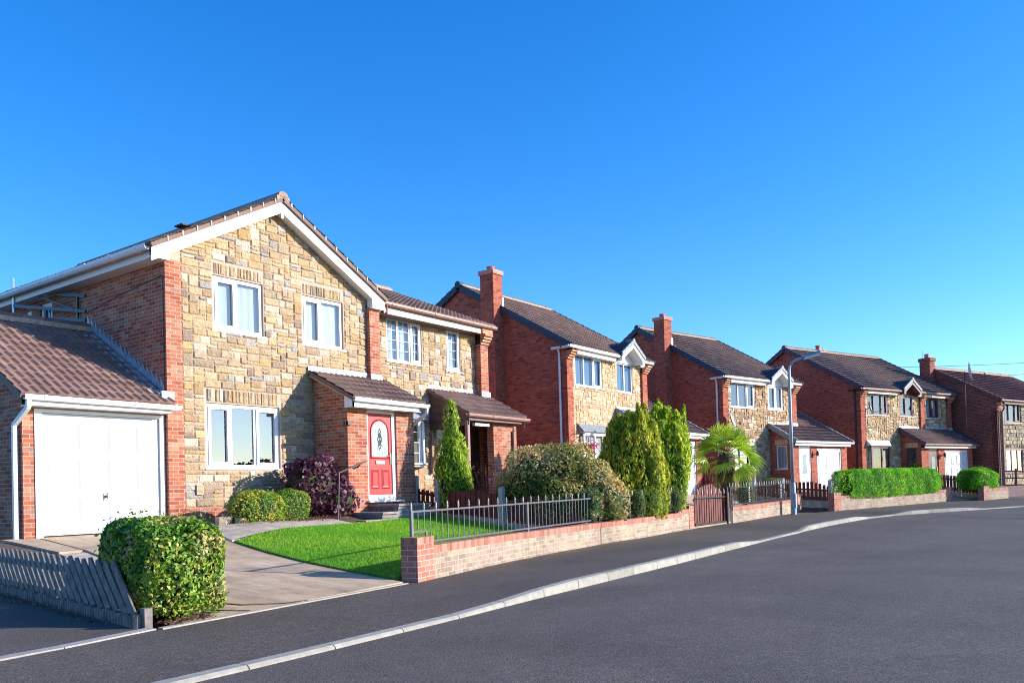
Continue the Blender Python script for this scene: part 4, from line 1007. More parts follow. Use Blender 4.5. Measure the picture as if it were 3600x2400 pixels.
def street_house(name, label, org, ang, zo, W, wins, piers, gab, lean, white=True, seed=1, chim='side', roofR=.3, apex=(4.55, 9.19), eave=6.40, verge='navy', pal=STONE_B, glassb='net', bright='brick2', fr='white', bay=None, gwin=None, bold=1.0, back=None, chimd=2.63, side_pipe=True, behinds=None, gut=None, leadz=4.55):
    t = thing(name, label, 'house', (org[0], org[1], 0), math.radians(ang)); z = lambda q: q+zo; e = z(eave); ap = (apex[0], z(apex[1])); back = back or ap[0]*2
    wm = M['white'] if white else M['cream']; gm = M['white'] if white else M['brownpipe']; gt = gut or gm
    base = z(.6); holes = [(w_[0], w_[1], z(w_[2]), z(w_[3])) for w_ in wins]
    if gwin: holes.append((gwin[0], gwin[1], z(gwin[2]), z(gwin[3])))
    wall(t, 'wall', M['mortar'], 0, W, base, e-.12, .015, holes)
    segs = []; x = piers[0][1]
    for p in piers[1:]: segs.append((x, p[0])); x = p[1]
    for i, (a, b) in enumerate(segs): stonework(t, a, b, z(1.45), e-.13, .01, holes, (), None, .075, pal, seed*10+i, near=False, bold=bold, sizes=[(4, 1), (3, 1), (3, 2), (2, 2), (4, 2), (3, 2), (5, 2), (2, 3), (3, 1), (2, 1)])
    for i, p in enumerate(piers):
        p = (p[0]+(.004 if i == 0 else 0), p[1]-(.004 if i == len(piers)-1 else 0)); m = MB(); m.box(p[0], p[1], -.0 if i == 0 else -.09, .3, base, e-.42); m.build('brick_pier', M[bright], t)
        kneeler(t, p[0]-.004, p[1]+.004, 0.0 if i == 0 else -.09, e-.12 if i == 0 else e-.14, 4, out=.06)
        m = MB(); m.box(p[0], p[1], .0, .3, e-.42, e-.10); m.build('brick_pier', M[bright], t)
    gz = lambda d: ap[1]-.06-abs(d-ap[0])*(ap[1]-e)/ap[0]
    wall(t, 'side_wall', M[bright], 0, back, base, e-.06, -.0, [], axis='y', gable=[(0, e-.06), (back, e-.06), (back, e+.10), (ap[0], ap[1]-.05), (0, e+.10)])
    wall(t, 'side_wall', M[bright], 0, back, base, e-.06, W, [], axis='y', flip=True, gable=[(0, e-.06), (back, e-.06), (back, e+.10), (ap[0], ap[1]-.05), (0, e+.10)])
    wall(t, 'back_wall', M[bright], 0, W, base, e-.06, back)
    sl = (ap[1]-e)/(ap[0]+.1)
    roof(t, -.10, W+roofR, (-.30, e-.0), ap, 'x', TILE_BRN, seed=seed, seg=5, amp=.030, step=.042, gab=(gab[0], gab[1], e+.05, z(gab[2]))); roof(t, -.10, W+roofR, (back+.3, e), ap, 'x', TILE_BRN, seed=seed+1, seg=2)
    ridge(t, -.08, W+roofR-.02, ap[0], ap[1]+.03, 'x', .11, [(.16, .10, .08), (.2, .13, .11)])
    for sgn in (0, 1):
        verge_caps(t, -.14, (-.30, e-.0) if sgn == 0 else (back+.3, e), ap, M[verge], out=-1)
        verge_caps(t, W+roofR+.02, (-.30, e-.0) if sgn == 0 else (back+.3, e), ap, M[verge], out=1)
    m = MB(); m.tube([(-.17, ap[0], ap[1]+.03), (.12, ap[0], ap[1]+.03)], .13, 9); m.build('ridge_end_cap', M[verge], t)
    # eaves
    gL = (gab[0]-gab[1]-.03, gab[0]+gab[1]+.03); gr = W+.08
    fs = [(piers[0][1], gL[0]), (gL[1], piers[-1][0])]
    m = MB()
    for a, b in fs:
        m = MB(); m.box(a, b, -.215, -.19, e-.23, e-.06); m.box(a, b, -.192, .02, e-.23, e-.215); m.build('fascia', wm, t)
    gutter(t, (-.30, -.36, e-.0), (gL[0]+.02, -.36, e-.0), gt, step=.7); gutter(t, (gL[1]-.03, -.36, e-.0), (gr, -.36, e-.0), gt, step=.7)
    gablet(t, gab[0], gab[1], e+.05, z(gab[2]), -.42, sl, None, white, {'navy': 'greyverge', 'purpleverge': 'greyverge'}.get(verge, verge), d1=(z(gab[2])-e)/sl+.35)
    if side_pipe:
        pm = M['white'] if white else M['blackpipe']
        gutter(t, (-.20, -.36, e-.0), (-.20, .50, e-.0), pm, along='y+', step=9, name='gutter_return')
        pipe(t, [(-.14, .26, e-.06), (-.06, .26, e-.20), (-.06, .26, z(1.3))], pm, .038, clips=[(-.06, .26, e-.7), (-.06, .26, e-2.4)])
    if chim == 'side':
        c0, c1 = chimd, chimd+.58; top = z(9.24)
        m = MB(); m.box(-.52, .0, c0, c1, base, top); m.build('chimney_stack', M[bright], t)
        m = MB(); m.box(-.56, .04, c0-.045, c1+.045, top, top+.15); q = m.build('chimney_cap', M['caplight'], t)
        m = MB(); m.lathe(-.26, (c0+c1)/2, [(.13, top+.15), (.125, top+.27), (.15, top+.28), (.15, top+.31), (.12, top+.31)], 12); m.build('chimney_pot', M['pot'], t)
        m = MB(); m.box(-.05, .06, c0-.02, c0, e+(c0+.3)*sl-.05, e+(c0+.3)*sl+.3); m.box(-.13, .1, c0-.12, c0-.01, e+(c0+.1)*sl-.0, e+(c0+.1)*sl+.06); m.build('lead_flashing', M['whitemetal'], t)
    elif chim == 'ridge':
        cx, cy, zb = chimd; m = MB(); m.box(cx-.32, cx+.32, cy-.25, cy+.25, zb, z(9.0)); m.build('chimney_stack', M[bright], t)
        m = MB(); m.box(cx-.37, cx+.37, cy-.3, cy+.3, z(9.0), z(9.0)+.16); m.build('chimney_cap', M['caplight'], t)
        m = MB(); m.lathe(cx-.05, cy, [(.13, z(9.16)), (.12, z(9.36)), (.15, z(9.37)), (.15, z(9.42))], 12); m.build('chimney_pot', M['pot'], t)
        m = MB(); m.tube([(cx-.02, cy-.32, z(8.9)), (cx-.02, cy-.32, z(9.6))], .015, 5); m.build('aerial_rod', M['blackpipe'], t)
    for i, w_ in enumerate(wins):
        window(t, w_[0], w_[1], z(w_[2]), z(w_[3]), .045, w_[4], w_[5], frame=fr, glass='glass', behind=(behinds or [glassb]*9)[i], fw_=.055, sill='whitemetal' if not white else True)
    if gwin: window(t, gwin[0], gwin[1], z(gwin[2]), z(gwin[3]), .04, (.35, .7), (0, 2), frame=fr, glass='glassdark', behind='split', bd=.3)
    if bay:
        a, b, c, d_ = bay[0], bay[1], z(bay[2]), z(bay[3]); P = [(a, .01), (a+.05, -.15), (b-.18, -.15), (b, .01)]; px = bay[4]
        m = MB(); m.slab(P, c-.06, c); m.slab(P, d_-.06, d_)
        for x in (a+.05, px, b-.18): m.box(x, x+.085, -.152, -.09, c, d_-.06)
        m.box(b-.05, b+.02, -.03, .01, c, d_-.06)
        m.box(a+.13, px, -.14, -.10, d_-.12, d_-.06); m.box(px+.085, b-.18, -.14, -.10, d_-.12, d_-.06); m.box(a+.13, px, -.14, -.10, c, c+.07); m.box(px+.085, b-.18, -.14, -.10, c, c+.07)
        q = m.build('bay_window', M[fr], t)
        for u, v_ in zip(P, P[1:]): m = MB(); m.face([(u[0], u[1]+.03, c), (v_[0], v_[1]+.03, c), (v_[0], v_[1]+.03, d_-.06), (u[0], u[1]+.03, d_-.06)]); m.build('pane', M['glass'], q)
        m = MB(); k = 20
        for i in range(k):
            x0, x1 = a+.08+(b-a-.2)*i/k, a+.08+(b-a-.2)*(i+1)/k; m.face([(x0, .0+.008*math.sin(i), c), (x1, .0+.008*math.sin(i+1), c), (x1, .0+.008*math.sin(i+1), d_), (x0, .0+.008*math.sin(i), d_)])
        m.build('curtain', M['net'], q)
        m = MB(); m.hexa([(a-.07, .0, d_), (a-.05, -.24, d_), (b-.1, -.24, d_), (b+.08, .0, d_), (a-.12, .0, d_+.28), (a-.12, -.03, d_+.28), (b+.04, -.03, d_+.28), (b+.06, .0, d_+.28)])
        m.build('bay_lead', M['leadgrey'] if bay[5] else M['whitemetal'], t)
    # lean-to with door and garage door
    l0, l1, door_, gd, zt, back2 = lean; ld = -1.10; hz = z(3.38)
    dh = (door_[0], door_[1], z(1.35), z(3.45) if white else z(3.42)); gh = (gd[0], gd[1], z(1.15), z(3.36))
    wall(t, 'lean_to_wall', M[bright], l0, l1, base, z(3.50), ld, [dh, gh], reveal=.1)
    sh = (-.86, -.32, z(2.42), z(3.47)) 
    wall(t, 'lean_to_wall', M[bright], ld, 0, base, z(3.6), l0, [sh], axis='y', gable=[(ld, z(3.6)), (0, z(3.6)), (0, z(leadz)-.16), (ld, z(3.62))])
    wall(t, 'lean_to_wall', M[bright], ld, back2, base, z(3.5), l1, [], axis='y', flip=True, gable=[(ld, z(3.5)), (back2, z(3.5)), (back2, z(leadz)-.3+back2*.56), (ld, z(3.55))])
    window(t, sh[0], sh[1], sh[2], sh[3], l0+.03, (), (), frame=fr, axis='y', behind='split' if not white else 'blind', glass='glassdark', fw_=.05)
    m = MB(); m.box(l0-.006, l0, sh[0]-.06, sh[1]+.06, sh[3]+.03, sh[3]+.26); m.build('lintel', M['soldier'], t)
    rs = (z(leadz)-.10-z(3.64))/1.38; k = z(3.64)
    roof(t, l0-.12, l1+.10, (-1.40, k), (-.005, k+1.395*rs), 'x', [(.165, .10, .085), (.195, .122, .102), (.145, .09, .075)], seed=seed+5, name='lean_to_roof')
    if l1 > W+.4: roof(t, W+.01, l1+.10, (-.02, k+1.38*rs), (back2, k+(back2+1.4)*rs), 'x', [(.165, .10, .085), (.195, .122, .102)], seed=seed+6, name='lean_to_roof')
    verge_caps(t, l0-.15, (-1.40, k), (-.0, k+1.4*rs), M['greyverge' if white else 'purpleverge'], out=-1, ht=.15); verge_caps(t, l1+.12, (-1.40, k), (back2, k+(back2+1.4)*rs), M['greyverge' if white else 'purpleverge'], out=1, ht=.13)
    lead(t, l0-.08, W, z(leadz)+.04, z(leadz)-.12, -.0, .16, seed=seed); lead(t, piers[-1][0]-.02, piers[-1][1]+.04, z(leadz)+.02, z(leadz)-.16, -.095, .1, seed=seed+1)
    m = MB(); m.box(l0-.05, l1+.0, -1.315, -1.29, z(3.44), z(3.60)); m.box(l0, l1, -1.29, ld-.002, z(3.44), z(3.455)); m.build('fascia', wm, t)
    gutter(t, (l0-.14, -1.42, k), (l1+.16, -1.42, k), gt, step=.6)
    # front door
    m = MB(); a, b, c, d_ = dh; m.box(a, a+.06, ld+.03, ld+.09, c, d_); m.box(b-.06, b, ld+.03, ld+.09, c, d_); m.box(a+.06, b-.06, ld+.03, ld+.09, d_-.06, d_)
    if b-a > .95: m.box(a+.06, a+.12, ld+.035, ld+.09, c, d_-.06)
    m.build('door_frame', M['white'] if white else M['brownupvc'], t)
    m = MB(); x0, x1 = a+.062, b-.062; m.box(x0, x1, ld+.05, ld+.085, c, d_-.062); cx = (x0+x1)/2
    gp = archp(cx, .16, c+.85, d_-.55) if not white else [(cx-.17, c+.85), (cx+.17, c+.85), (cx+.17, d_-.42), (cx, d_-.36), (cx-.17, d_-.42)]
    ring(m, [(cx+(x-cx)*1.25, c+.85-.04+(q-c-.85)*1.07) for x, q in gp], gp, ld+.049, ld+.035)
    ring(m, [(cx-.2, c+.15), (cx+.2, c+.15), (cx+.2, c+.62), (cx-.2, c+.62)], [(cx-.16, c+.2), (cx+.16, c+.2), (cx+.16, c+.57), (cx-.16, c+.57)], ld+.049, ld+.03)
    q = m.build('front_door', M['white'] if white else M['brownupvc'], t)
    m = MB(); m.face([(x, ld+.036, v_) for x, v_ in gp]); m.build('glass', M['obscure'], q)
    m = MB(); m.box(cx-.13, cx+.13, ld+.03, ld+.05, c+.70, c+.75); m.build('letterbox', M['chrome'] if white else M['brass'], q)
    m = MB(); m.box(b-.14, b-.11, ld+.02, ld+.05, c+.9, c+1.15); m.build('handle', M['chrome'] if white else M['brass'], q)
    m = MB(); m.box(gh[0], gh[0]+.07, ld+.03, ld+.1, gh[2], gh[3]); m.box(gh[1]-.07, gh[1], ld+.03, ld+.1, gh[2], gh[3]); m.box(gh[0]+.07, gh[1]-.07, ld+.031, ld+.1, gh[3]-(.16 if white else .1), gh[3]); m.build('garage_door_frame', M['white'], t)
    upandover(t, gh[0]+.07, gh[1]-.07, gh[2], gh[3]-(.16 if white else .1), ld+.06, 3 if white else 4, (.42, .42, .16) if white else (.33, .45, .22), arch=not white, handle=False)
    m = MB(); x = (door_[1]+gd[0])/2+.02; m.tube([(x, ld-.0, z(3.05)), (x, ld-.14, z(3.12))], .018, 6); m.lathe(x, ld-.16, [(.05, z(2.98)), (.075, z(3.14)), (.02, z(3.24))], 6); m.build('porch_lantern', M['brownupvc'], t)
    return t
BR = (.38, .68)
HC = street_house('chimney_house', 'stone-fronted house with tall side chimney behind the big brown-green bush', (24.217, 15.392), 0, 0, 5.65,
    [(.55, 2.36, 5.14, 6.22, (.33, .67), (2,)), (3.44, 4.64, 5.14, 6.235, (.5,), ())], [(0, .355), (5.27, 5.65)], (4.0, .90, 7.0),
    (3.37, 8.27, (4.0, 5.03), (5.55, 7.75), 4.6, 2.1), seed=2, pal=[(.64, .46, .29), (.60, .42, .25), (.68, .52, .36), (.56, .38, .21), (.5, .33, .19), (.66, .5, .33)], behinds=['dimnet', 'dimnet'], bay=(.66, 2.36, 2.25, 3.54, 1.44, True), bold=.8)
HD = street_house('chimney_house', 'stone-fronted house with tall side chimney behind the fan palm', (34.57, 14.16), -13, -.21, 5.65,
    [(.58, 2.38, 5.14, 6.22, (.33, .67), (2,)), (3.44, 4.67, 5.14, 6.235, (.5,), (0, 1))], [(0, .355), (5.27, 5.65)], (4.0, .87, 7.0),
    (3.45, 8.27, (4.02, 5.03), (5.56, 7.75), 4.6, 2.1), seed=4, bold=1.3, behinds=['blind', 'blind'], gwin=(.6, 2.42, 2.43, 3.62), bright='brick2')
HE = street_house('ridge_chimney_house', 'wide brown-framed stone house with a ridge chimney behind the long clipped hedge', (43.604, 10.83), -19.5, -.31, 8.09,
    [(.57, 2.29, 5.15, 6.19, (.36, .69), (0, 2)), (3.36, 4.54, 5.15, 6.17, (.5,), (0,)), (5.80, 7.0, 5.12, 6.16, (.47,), (1,))], [(0, .36), (5.12, 5.47), (7.72, 8.09)], (3.91, .80, 6.98),
    (3.30, 8.15, (3.95, 4.85), (5.42, 7.68), 4.5, .3), white=False, seed=6, pal=[(.50, .35, .19), (.56, .42, .25), (.42, .3, .17), (.62, .5, .33), (.36, .24, .14), (.66, .56, .42), (.6, .38, .16)], chim='ridge', chimd=(3.1, 4.5, 7.5), verge='purpleverge',
    fr='brownupvc', behinds=['net', 'net', 'net'], bay=(.50, 2.22, 2.45, 3.60, 1.40, False), bold=1.3, apex=(4.29, 9.02), roofR=.25, leadz=4.60)
# ------------------------------------------------------------------ house F: last one on the right
F_ = thing('end_house', 'last house at the right edge, brown walls of coursed stone and big satellite dish mast', 'house', (51.09, 5.88, 0), math.radians(-19.5))
hf = [(.76, 2.50, 4.47, 5.53), (.82, 2.65, 1.79, 3.05)]
wall(F_, 'wall', M['mortar'], 0, 9, .3, 5.6, .015, hf)
stonework(F_, .32, 9, .9, 5.5, .01, hf, [(.8, 2.6, 3.10, 3.30)], None, .1, STONE_C, 77, near=False, rowonly=True, bold=1.8)
m = MB(); m.box(0, .32, 0, .3, .3, 5.2); m.build('brick_pier', M['brick3'], F_); kneeler(F_, 0, .32, 0, 5.5, 4, out=.06)
wall(F_, 'side_wall', M['brick3'], 0, 7.2, .3, 5.58, 0, [], axis='y', gable=[(0, 5.58), (7.2, 5.58), (7.2, 5.70), (3.5, 7.69), (0, 5.72)])
roof(F_, -.05, 9, (-.3, 5.62), (3.5, 7.75), 'x', TILE_RED, seed=71); roof(F_, -.05, 9, (7.5, 5.62), (3.5, 7.75), 'x', TILE_RED, seed=72, seg=2)
ridge(F_, -.05, 9, 3.5, 7.78, 'x', .11, [(.30, .2, .15), (.22, .14, .11)])
verge_caps(F_, -.07, (-.3, 5.62), (3.5, 7.75), M['redverge'], out=-1, ht=.16)
m = MB(); m.box(-.5, .0, 3.25, 3.85, .3, 8.12); m.build('chimney_stack', M['brick3'], F_)
m = MB(); m.box(-.55, .05, 3.2, 3.9, 8.12, 8.30); m.build('chimney_cap', M['brick3'], F_)
m = MB(); m.lathe(-.25, 3.55, [(.13, 8.3), (.12, 8.5), (.14, 8.51), (.14, 8.54)], 12); m.build('chimney_pot', M['pot'], F_)
m = MB(); m.tube([(-.4, 3.7, 8.2), (-.4, 3.7, 8.75)], .02, 6); m.build('aerial_rod', M['alum'], F_)
m = MB(); m.box(.3, 9, -.2, -.18, 5.42, 5.58); m.box(.3, 9, -.181, .01, 5.42, 5.435); m.build('fascia', M['brownupvc'], F_)
gutter(F_, (-.1, -.34, 5.63), (9, -.34, 5.63), M['brownpipe'], step=.9)
pipe(F_, [(.2, -.28, 5.55), (.2, -.28, 5.2), (.4, -.06, 5.0), (.4, -.06, .6)], M['brownpipe'], .045); pipe(F_, [(.0, -.06, 5.1), (.0, -.06, .6)], M['greywood'], .04, 'downpipe')
window(F_, *hf[0], .045, (.33, .67), (0, 2), frame='brownupvc', behind='blind', sill='cream'); window(F_, *hf[1], .045, (.35, .7), (), frame='brownupvc', glass='glassdark', behind='split')
#PART3
# ------------------------------------------------------------------ garden walls
def seg_local(p, q):
    d = Vector((q[0]-p[0], q[1]-p[1], 0)); return d.length, math.atan2(d.y, d.x)
def garden_wall(name, label, pts, tops, thick=.215, pier0=None, pier1=None, body='buff', cop=.11, group='low brick garden walls along the footway', ret=None):
    """front-face line pts with top heights; piers: (length along, top z)"""
    t = thing(name, label, 'garden wall', (pts[0][0], pts[0][1], hp(pts[0][0])-.05), 0, group)
    def span(m, p, q, zb, za0, za1, th, o=0):
        dx, dy = q[0]-p[0], q[1]-p[1]; l = math.hypot(dx, dy); nx, ny = -dy/l, dx/l
        P = [(p[0]-nx*o, p[1]-ny*o), (q[0]-nx*o, q[1]-ny*o), (q[0]+nx*(th+o), q[1]+ny*(th+o)), (p[0]+nx*(th+o), p[1]+ny*(th+o))]
        m.hexa([(*P[0], zb), (*P[1], zb), (*P[2], zb), (*P[3], zb), (*P[0], za0), (*P[1], za1), (*P[2], za1), (*P[3], za0)])
    mb, mc = MB(), MB()
    for i in range(len(pts)-1):
        p, q = pts[i], pts[i+1]; span(mb, p, q, hp(p[0])-.15, tops[i]-cop, tops[i+1]-cop, thick)
        dx, dy = q[0]-p[0], q[1]-p[1]; l = math.hypot(dx, dy)
        span(mc, p, q, tops[i]-cop+.001, tops[i], tops[i+1], thick, .012) if abs(tops[i]-tops[i+1]) < .03 else mc.hexa([(p[0], p[1], tops[i]-cop), (q[0], q[1], tops[i+1]-cop), (q[0]-dy/l*thick, q[1]+dx/l*thick, tops[i+1]-cop), (p[0]-dy/l*thick, p[1]+dx/l*thick, tops[i]-cop), (p[0], p[1], tops[i]), (q[0], q[1], tops[i+1]), (q[0]-dy/l*thick, q[1]+dx/l*thick, tops[i+1]), (p[0]-dy/l*thick, p[1]+dx/l*thick, tops[i])])
    mb.build('wall_body', M[body], t); mc.build('coping', M['coping'], t)
    for pr, (a, b), sgn in ((pier0, (pts[0], pts[1]), -1), (pier1, (pts[-1], pts[-2]), -1)):
        if not pr: continue
        L, zt = pr; dx, dy = a[0]-b[0], a[1]-b[1]; l = math.hypot(dx, dy); e = (a[0]+dx/l*L, a[1]+dy/l*L)
        p, q = (e, a) if pr is pier0 else (a, e)
        m = MB(); span(m, p, q, hp(p[0])-.15, zt-.11, zt-.11, thick+.01, .014); m.build('end_pier', M['pink'], t)
        m = MB(); span(m, p, q, zt-.109, zt, zt, thick+.01, .016); m.build('pier_cap', M['coping'], t)
    if ret:
        m = MB(); span(m, ret, pts[0], hp(pts[0][0])-.1, tops[0]-.02, tops[0]-.02, .2); m.build('return_wall', M['concrete'], t)
    settle(t); return t
garden_wall('garden_wall', 'low buff brick wall with tall pink end pier beside the near driveway', [(8.92, 7.96), (11.48, 8.55), (15.58, 9.185)], [.868, .868, .868], pier0=(.47, 1.0))
garden_wall('garden_wall', 'low buff brick wall under the black railing and the golden conifers', [(15.62, 9.19), (18.6, 9.54), (21.0, 9.86), (21.0, 9.86+.0001), (21.62, 9.94)], [.868, .872, .88, .96, .96], pier1=(.43, 1.04))
garden_wall('garden_wall', 'short stained brick garden wall just left of the street lamp', [(24.54, 9.86), (27.8, 9.96), (31.25, 10.08)], [.92, .95, .99], pier1=(.45, 1.17), ret=(24.15, 10.35))
garden_wall('garden_wall', 'brick garden wall under the long clipped hedge, pink pier at each end', [(32.2, 8.80), (36.2, 7.63), (39.85, 6.56)], [1.06, 1.11, 1.13], pier0=(.45, 1.19), pier1=(.42, 1.22))
garden_wall('garden_wall', 'smallest brick garden wall under the far rounded hedge', [(41.1, 5.16), (42.75, 4.60)], [1.12, 1.12], pier0=(.42, 1.22))

# ------------------------------------------------------------------ iron railings
def railing(name, label, a, b, zb, zt, mat, step=.118, spike=2, smat='spike', posts=(), r=.010, dip=None, sp=.12, group='iron railings on the garden walls', midmesh=False, cat='railing'):
    a = Vector((a[0], a[1], 0)); b = Vector((b[0], b[1], 0)); L = (b-a).length; d = (b-a)/L; t = thing(name, label, cat, (a.x, a.y, zb[0]), 0, group)
    Z = lambda z, s: z[0]+(z[1]-z[0])*s/L
    def P(s, z): p = a+d*s; return (p.x, p.y, z)
    m = MB(); m.bar(P(0, zt[0]), P(L, zt[1]), .03, .026); m.build('top_rail', M[mat], t)
    m = MB(); s0 = dip[0] if dip else 0; m.bar(P(s0, Z(zb, s0)), P(L, zb[1]), .034, .026)
    if dip: m.bar(P(0, dip[1]), P(dip[0]-.03, dip[1]), .030, .026); m.bar(P(dip[0]-.03, dip[1]), P(dip[0]-.03, dip[1]-.09), .026)
    m.build('bottom_rail', M[mat], t)
    m = MB(); n = int(L/step); ms = []
    for i in range(1, n):
        s = i*step; lo = dip[1] if dip and s < dip[0] else Z(zb, s)
        m.tube([P(s, lo), P(s, Z(zt, s)+(.03 if spike and i % spike == 0 else 0))], r*.8, 5)
        if spike and i % spike == 0: ms.append(s)
    o = m.build('upright_bars', M[mat], t); o['label'] = 'row of thin upright bars'
    for s in [0.0]*(1 if spike else 0)+ms:
        m = MB(); z = Z(zt, s)+.015; q = P(s, 0)
        m.lathe(q[0], q[1], [(.009, z), (.009, z+.02), (.019, z+.035), (.008, z+.05), (.015, z+.062), (.012, z+.08), (.001, z+sp)], 6)
        m.build('finial', M[smat], t)
    for s in posts:
        m = MB(); m.bar(P(s, Z(zb, s)-.06 if s > 0 or not dip else .98), P(s, Z(zt, s)+.02), .038); m.build('post', M[mat], t)
    if midmesh:
        m = MB(); k = int(L/.035)
        for i in range(k): s = i*.035; m.bar((P(s, Z(zb, s))[0], P(s, 0)[1]+.04, Z(zb, s)), (P(s, 0)[0], P(s, 0)[1]+.04, Z(zt, s)-.03), .005)
        for j in range(9): z = j/9*.5; m.bar((P(0, 0)[0], P(0, 0)[1]+.045, zb[0]+z), (P(L, 0)[0], P(L, 0)[1]+.045, zb[1]+z), .005)
        m.build('mesh_backing', M['black'], t)
    settle(t); return t
R1 = railing('railing', 'weathered silver railing with spear tips on the wall by the lawn', (8.60, 8.06), (15.35, 9.28), (.915, .925), (1.345, 1.385), 'metal', step=.163, posts=(0, 3.75), dip=(.40, 1.065), r=.0105)
pm_ = MB(); pm_.bar((8.60, 8.06, .62), (8.60, 8.06, 1.36), .04); o = pm_.build('post', M['metal'], R1); o.location = -Vector(R1.location)
railing('railing', 'black mesh-backed railing half hidden by the golden conifers', (15.75, 9.31), (21.35, 10.02), (.93, .95), (1.385, 1.43), 'black', step=.11, posts=(0, 1.8, 3.6), smat='whitemetal', midmesh=True)
R3 = railing('railing', 'black railing with white cast ornaments on the wall left of the street lamp', (24.66, 9.98), (31.55, 10.20), (.975, 1.09), (1.49, 1.58), 'black', step=.125, posts=(0, 3.4, 6.9), smat='whitemetal', sp=.15)
for s in (1.7, 5.0):
    x, y = 24.66+s*.9995, 9.965+s*.032; m = MB(); zc = 1.22+s*.016
    for sg in (-1, 1):
        for k in range(4): cz = zc-.17+k*.115; m.tube([(x+sg*(.02+.03*math.cos(a)), y, cz+.035*math.sin(a)) for a in np.linspace(-2, 2, 7)], .009, 5)
    m.box(x-.03, x+.03, y-.012, y+.012, zc+.20, zc+.25); o = m.build('ornament', M['whitemetal'], R3); o.location = -Vector(R3.location)

# ------------------------------------------------------------------ timber fences
def paling(name, label, a, b, zb, zt, arch=.0, bw=.11, gap=.045, mat='redwood', gravel=.28, p0=None, p1=None, rails=2, group=None, cat='fence', gmat='concrete', endpost=True, seed=1, jit=.012):
    rg = random.Random(seed); a = Vector((a[0], a[1], 0)); b = Vector((b[0], b[1], 0)); L = (b-a).length; d = (b-a)/L; nrm = Vector((-d.y, d.x, 0))
    t = thing(name, label, cat, (a.x, a.y, zb[0]-gravel), 0, group); Z = lambda z, s: z[0]+(z[1]-z[0])*s/L
    n = max(2, round(L/(bw+gap))); pitch = L/n
    m = MB()
    for i in range(n):
        s = (i+.5)*pitch; x = s/L; top = Z(zt, s)+arch*math.sin(PI*x)+rg.uniform(-jit, jit); lo = Z(zb, s)+.01; hw = (pitch-gap)/2
        p, q = a+d*(s-hw), a+d*(s+hw); o = nrm*(.02 if i % 2 else .012); e = nrm*.018
        m.hexa([(p.x+o.x, p.y+o.y, lo), (q.x+o.x, q.y+o.y, lo), (q.x+o.x+e.x, q.y+o.y+e.y, lo), (p.x+o.x+e.x, p.y+o.y+e.y, lo), (p.x+o.x, p.y+o.y, top-.012), (q.x+o.x, q.y+o.y, top-.012+.012), (q.x+o.x+e.x, q.y+o.y+e.y, top), (p.x+o.x+e.x, p.y+o.y+e.y, top-.012)])
    o = m.build('boards', M[mat], t)
    m = MB()
    for k in range(rails):
        f = .2+.55*k; m.bar(tuple(a+nrm*.06+Vector((0, 0, zb[0]+(zt[0]-zb[0])*f))), tuple(b+nrm*.06+Vector((0, 0, zb[1]+(zt[1]-zb[1])*f))), .04, .07)
    m.build('rails', M[mat], t)
    if gravel:
        m = MB(); e = nrm*.05
        m.hexa([(a.x, a.y, zb[0]-gravel), (b.x, b.y, zb[1]-gravel), (b.x+e.x, b.y+e.y, zb[1]-gravel), (a.x+e.x, a.y+e.y, zb[0]-gravel), (a.x, a.y, zb[0]), (b.x, b.y, zb[1]), (b.x+e.x, b.y+e.y, zb[1]), (a.x+e.x, a.y+e.y, zb[0])]); m.build('gravel_board', M[gmat], t)
    for q, P in ((p0, a), (p1, b)):
        if q:
            m = MB(); m.box(P.x-.055, P.x+.055, P.y-.055, P.y+.055, q[0], q[1]); m.prism([(P.x-.055, q[1]), (P.x+.055, q[1]), (P.x, q[1]+.03)], P.y-.055, P.y+.055); m.build('post', M['concpost'], t)
    settle(t); return t
GF = 'red-brown paling fence panels on concrete posts'
paling('paling_fence', 'short red-brown paling panel beside the red door porch', (15.05, 13.94), (15.05, 13.24), (1.30, 1.25), (1.72, 1.60), .0, p0=(.9, 1.99), p1=(.8, 1.88), group=GF, gravel=.15)
paling('paling_fence', 'longest dark red paling panel along the far side of the lawn', (15.05, 13.16), (15.04, 11.36), (1.12, .95), (1.62, 1.50), .08, p1=(.6, 1.66), group=GF, seed=4, gravel=.30, bw=.13, gap=.02, jit=.03)
paling('paling_fence', 'low dark red paling panel behind the silver railing', (15.08, 11.25), (15.5, 9.5), (.88, .72), (1.38, 1.28), .10, p1=(.5, 1.3), group=GF, seed=5, gravel=.26, bw=.13, gap=.02, jit=.03)
paling('paling_fence', 'red-brown arched paling panel right beside the palm trunk', (32.5, 14.3), (32.5, 12.15), (1.33, 1.12), (1.92, 1.72), .13, p1=(.7, 1.92), group=GF, seed=6)
paling('paling_fence', 'middle red-brown paling panel behind the variegated topiary cone', (32.5, 12.05), (32.5, 11.02), (1.10, .98), (1.66, 1.56), .08, p1=(.6, 1.76), group=GF, seed=7)
paling('paling_fence', 'tallest arched red-brown paling panel immediately right of the street lamp', (32.5, 10.90), (32.42, 9.23), (.99, .86), (1.50, 1.40), .17, p1=(.5, 1.63), group=GF, seed=8)
paling('paling_fence', 'far dark red panel next to the long hedge, left of its concrete post', (41.9, 7.3), (41.8, 6.36), (1.12, .95), (1.80, 1.68), 0, p1=(.6, 1.78), group=GF, seed=9, gap=.02)
paling('paling_fence', 'far dark red panel touching the far rounded hedge, right of its post', (41.8, 6.28), (41.7, 5.5), (.93, .85), (1.64, 1.50), 0, group=GF, seed=10, gap=.02)
paling('side_gate', 'tall dark red boarded side gate between the last two houses', (54.3, 9.2), (55.7, 6.9), (1.0, 1.0), (2.7, 2.7), 0, gravel=0, gap=.015, cat='gate')
